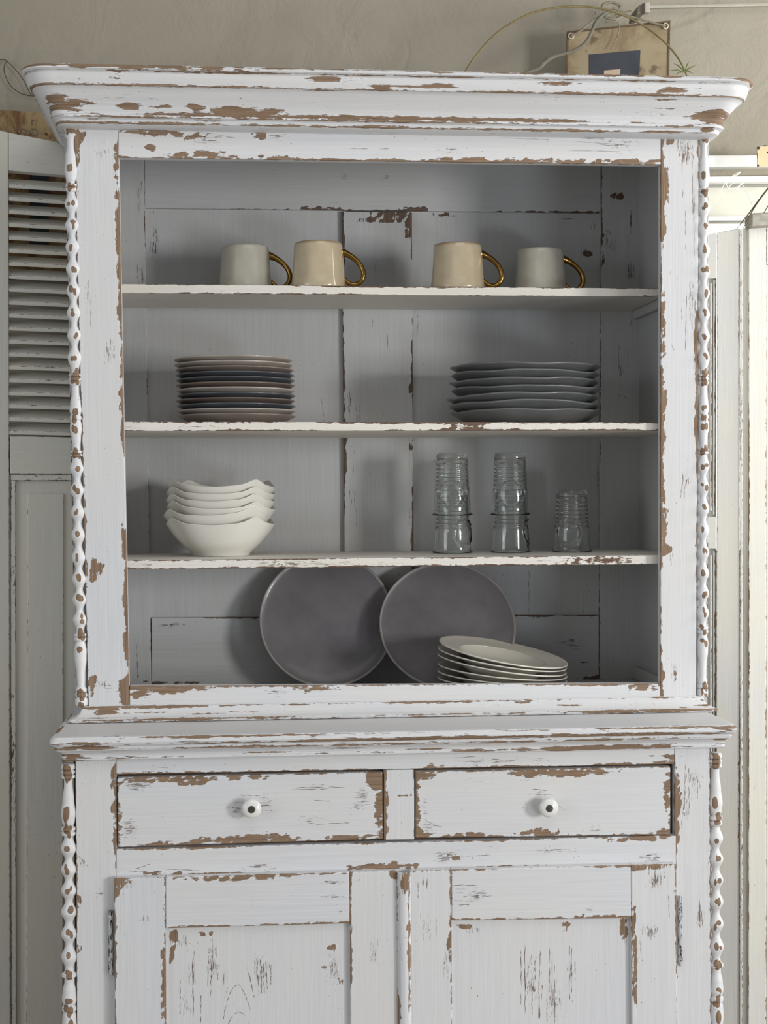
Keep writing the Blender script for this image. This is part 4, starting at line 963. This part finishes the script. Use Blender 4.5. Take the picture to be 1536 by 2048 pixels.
tubeobj('twine', [(1225, 26), (1250, 30), (1285, 40), (1331, 52)], .494, .0026, TW, parent=pl)
tubeobj('bow', [(1222, 22), (1205, 18), (1208, 8), (1225, 5), (1240, 12), (1236, 24), (1222, 28), (1210, 34), (1232, 38), (1245, 30), (1238, 20), (1226, 16)], .487, .0034, TW, parent=pl)
tubeobj('bow', [(1190, 26), (1205, 24), (1222, 20), (1240, 26), (1262, 22)], .484, .0022, TW, parent=pl)
tubeobj('twine_tail', [(1232, 30), (1238, 50), (1236, 70), (1228, 88), (1221, 98)], .49, .0014, TW, parent=pl)
tubeobj('twine_tail', [(1240, 28), (1232, 42), (1212, 44)], .488, .002, TW, parent=pl)
VINE = simple('dry_vine_stem', (128, 112, 70), .6, var=.3, scale=30)
LEAF = simple('sparse_green_leaf', (112, 120, 66), .6, var=.3, scale=80)
vn_ = tubeobj('vine_tendril', [(922, 160), (929, 146), (950, 114), (985, 74), (1020, 48), (1065, 26), (1115, 15), (1165, 13), (1210, 19), (1255, 34), (1300, 60), (1337, 92), (1360, 122), (1374, 152)], .40, [.0022, .0024, .0026, .0024, .002], VINE, 'long dry vine tendril arching over the cornice in front of the plaque', 'vine')
for k_, (ax, ay) in enumerate([(-22, -18), (-30, -4), (-14, -30), (14, -10), (22, -14), (16, 2), (-18, 4), (-8, -18), (8, -22)]):
    a = P(1370, 145, .398); b_ = P(1370 + ax, 145 + ay, .398)
    m_ = (a + b_) / 2 + np.array([0, 0, .003]); V, Fs = tube_data([a, m_, b_], [.0006, .0018, .0003], 6, 4)
    mesh('leaf', V, Fs, LEAF, vn_, smooth=True)
tubeobj('twisted_root', [(1035, 160), (1052, 146), (1075, 138), (1092, 122), (1108, 113), (1130, 107), (1152, 99), (1172, 84), (1184, 62), (1192, 44), (1208, 28), (1226, 20)], .44, [.003, .0045, .0055, .0035, .0038, .004, .0045, .003], simple('weathered_root', (126, 122, 108), .9, var=.4, scale=40, bump=.0015), 'grey twisted root reaching from behind the cornice up to the bow', 'root')
# rail at the upper right
MET = simple('pale_metal_rail', (176, 172, 158), .45, .3, var=.1)
rl = empty('wall_rail', P(1400, 20, .5), label='pale metal rail on a bracket at the top right of the wall', cat='rail')
slab('rod', quad([(1298, 10), (1760, 0), (1760, 7), (1298, 16)], .47), .012, MET, rl, h=.2)
slab('bracket', quad([(1290, 4), (1300, 3), (1300, 24), (1290, 25)], .462), .02, MET, rl, h=.05)
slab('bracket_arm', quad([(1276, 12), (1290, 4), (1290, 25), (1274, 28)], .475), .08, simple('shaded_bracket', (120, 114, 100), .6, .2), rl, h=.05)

# ------------------------------------------------------------------ right screens
def leaf_frame(px, Y, ang):
    O = P(px, 940, Y); a = math.radians(ang)
    return O, np.array([math.sin(-a), -math.cos(a), 0.0])
O1, n1 = leaf_frame(1455, .40, -0.0)
a_ = math.radians(18); n1 = np.array([-math.sin(a_), -math.cos(a_), 0])
def rq(pts, off=0.0, O=O1, n=n1): return [hit(a, b_, O + n * off, n) for a, b_ in pts]
L1 = empty('folding_screen', (O1[0], O1[1], 0), label='weathered white panelled door leaf directly right of the cabinet', cat='screen')
slab('stile', rq([(1434, 465), (1480, 456), (1478, 2600), (1431, 2600)]), -n1 * .03, PAINT_R, L1, 'v', h=.012, wear={'R': .45, 'L': .1, 'T': .3}, base=-1.5, r=.002,
     patches=[], scr0=.0)
slab('top_rail', rq([(1370, 478), (1433.6, 465.2), (1433, 556), (1370, 560)]), -n1 * .03, PAINT_R, L1, 'h', h=.02, wear={'T': .3, 'B': .1}, base=-1.5)
slab('middle_rail', rq([(1370, 1034), (1432.4, 1033), (1432.2, 1098), (1370, 1094)]), -n1 * .03, PAINT_R, L1, 'h', h=.02, wear={'T': .2, 'B': .3}, base=-1.5)
slab('panel', rq([(1370, 556), (1433, 552), (1432, 1038), (1370, 1040)], -.016), -n1 * .008, PAINT_R, L1, 'v', h=.03, base=-1.6)
slab('panel', rq([(1370, 1090), (1432, 1092), (1430.8, 2600), (1370, 2600)], -.016), -n1 * .008, PAINT_R, L1, 'v', h=.03, base=-1.6)
for (x, ya, yb_) in ((1426.5, 560, 1030), (1420.5, 566, 1022), (1426, 1102, 2600), (1420, 1110, 2600)):
    slab('panel_moulding', rq([(x, ya), (x + 4.6, ya), (x + 3.6, yb_), (x - 1, yb_)], -.006), -n1 * .009, PAINT_R, L1, 'v', h=.01, wear={'R': .3}, base=-1.0, r=.0015)
slab('bottom_rail', rq([(1370, 2600), (1478, 2600), (1478, 2760), (1370, 2760)]), -n1 * .03, PAINT_R, L1, 'h', h=.05)
slab('edge_strip', rq([(1480.3, 458), (1486, 457.5), (1484.5, 2600), (1478.8, 2600)], .004), -n1 * .012, PAINT_R, L1, 'v', h=.012, wear={'L': .25, 'R': .1}, base=-1.3)
O2 = P(1500, 940, .43); a2 = math.radians(6); n2 = np.array([-math.sin(a2), -math.cos(a2), 0])
L2 = empty('folding_screen', (O2[0], O2[1], 0), label='weathered cream panelled door leaf at the far right edge', cat='screen')
def r2q(pts, off=0.0): return rq(pts, off, O2, n2)
slab('jamb_strip', r2q([(1486.6, 456), (1497, 455), (1496, 2600), (1485, 2600)], -.012), -n2 * .02, PAINT_R, L2, 'v', h=.015, base=-1.6)
slab('stile', r2q([(1497.4, 455), (1533, 449), (1533, 2640), (1496.4, 2640)]), -n2 * .03, PAINT_R, L2, 'v', h=.012, wear={'L': .4, 'T': .3, 'R': .15}, base=-1.4, r=.002,
     patches=[])
slab('panel', r2q([(1533.4, 520), (1700, 500), (1700, 2640), (1533.4, 2640)], -.01), -n2 * .01, PAINT_R, L2, 'v', h=.03, base=-1.6)
slab('top_rail', r2q([(1533.4, 449), (1700, 432), (1700, 500), (1533.4, 530)]), -n2 * .03, PAINT_R, L2, 'h', h=.02, wear={'B': .3}, base=-1.5)
# small things at the right edge
ZINC = simple('mottled_zinc', (168, 164, 152), .6, .3, var=.35, scale=45)
slab('metal_box', quad([(1503, 426), (1600, 421), (1600, 449), (1503, 453)], .40), .05, ZINC, None, h=.02, r=.004, label='grey mottled metal box resting on the far right door leaf', cat='box')
BR = simple('dark_dry_stem', (70, 58, 40), .7)
tubeobj('dried_stem', [(1473, 458), (1500, 424), (1524, 392), (1560, 348)], .385, [.0008, .0016, .002], BR, 'thin dark dried stem slanting up past the grey box, left one of three', 'stem')
tubeobj('dried_stem', [(1487, 456), (1500, 430), (1516, 404), (1540, 372)], .38, [.0008, .0014, .0018], BR, 'thin dark dried stem slanting up past the grey box, middle one of three', 'stem')
tubeobj('dried_stem', [(1528, 426), (1540, 406), (1560, 380)], .38, [.001, .0014], BR, 'short dark dried stem rising behind the grey box at the right edge', 'stem')
TAGM = simple('cream_enamel', (222, 200, 160), .4, var=.12, scale=20, col2=(204, 182, 142))
tg = empty('enamel_tag', P(1540, 334, .45), label='small cream enamel tag with chipped dark corners at the far right', cat='tag')
slab('plate', quad([(1514, 293), (1585, 289), (1587, 330), (1515, 334)], .45), .004, TAGM, tg, h=.02, r=.0018)
BLK = simple('chipped_black_enamel', (38, 34, 32), .5)
for (x, y, rx, ry) in ((1517, 296, 3.6, 3), (1516, 331, 2.6, 2.4), (1530, 291.5, 5, 1), (1536, 305, 2.2, 2.4), (1514.4, 312, .8, 6)):
    c = P(x, y, .4496); V, Fs = lathe_data([(.0002, 0), (.8, 0), (1, .0002), (.8, .0006), (.0002, .0008)], 14)
    V = np.stack([V[:, 0] * rx / 900 + c[0], c[1] - V[:, 2], V[:, 1] * ry / 900 + c[2]], 1)
    mesh('chip', V, [f[::-1] for f in Fs], BLK, tg, smooth=True)
THR = simple('white_thread', (245, 245, 238), .6)
tubeobj('curled_thread', [(1440, 385), (1450, 366), (1462, 354), (1480, 344), (1476, 349), (1458, 358), (1453, 370), (1462, 378), (1478, 372), (1489, 362), (1487, 358), (1472, 362), (1458, 374), (1458, 384), (1466, 386), (1478, 374), (1484, 368), (1500, 400), (1512, 428)], .40, .0008, THR, 'curled white thread hanging before the bright window at the right', 'thread')
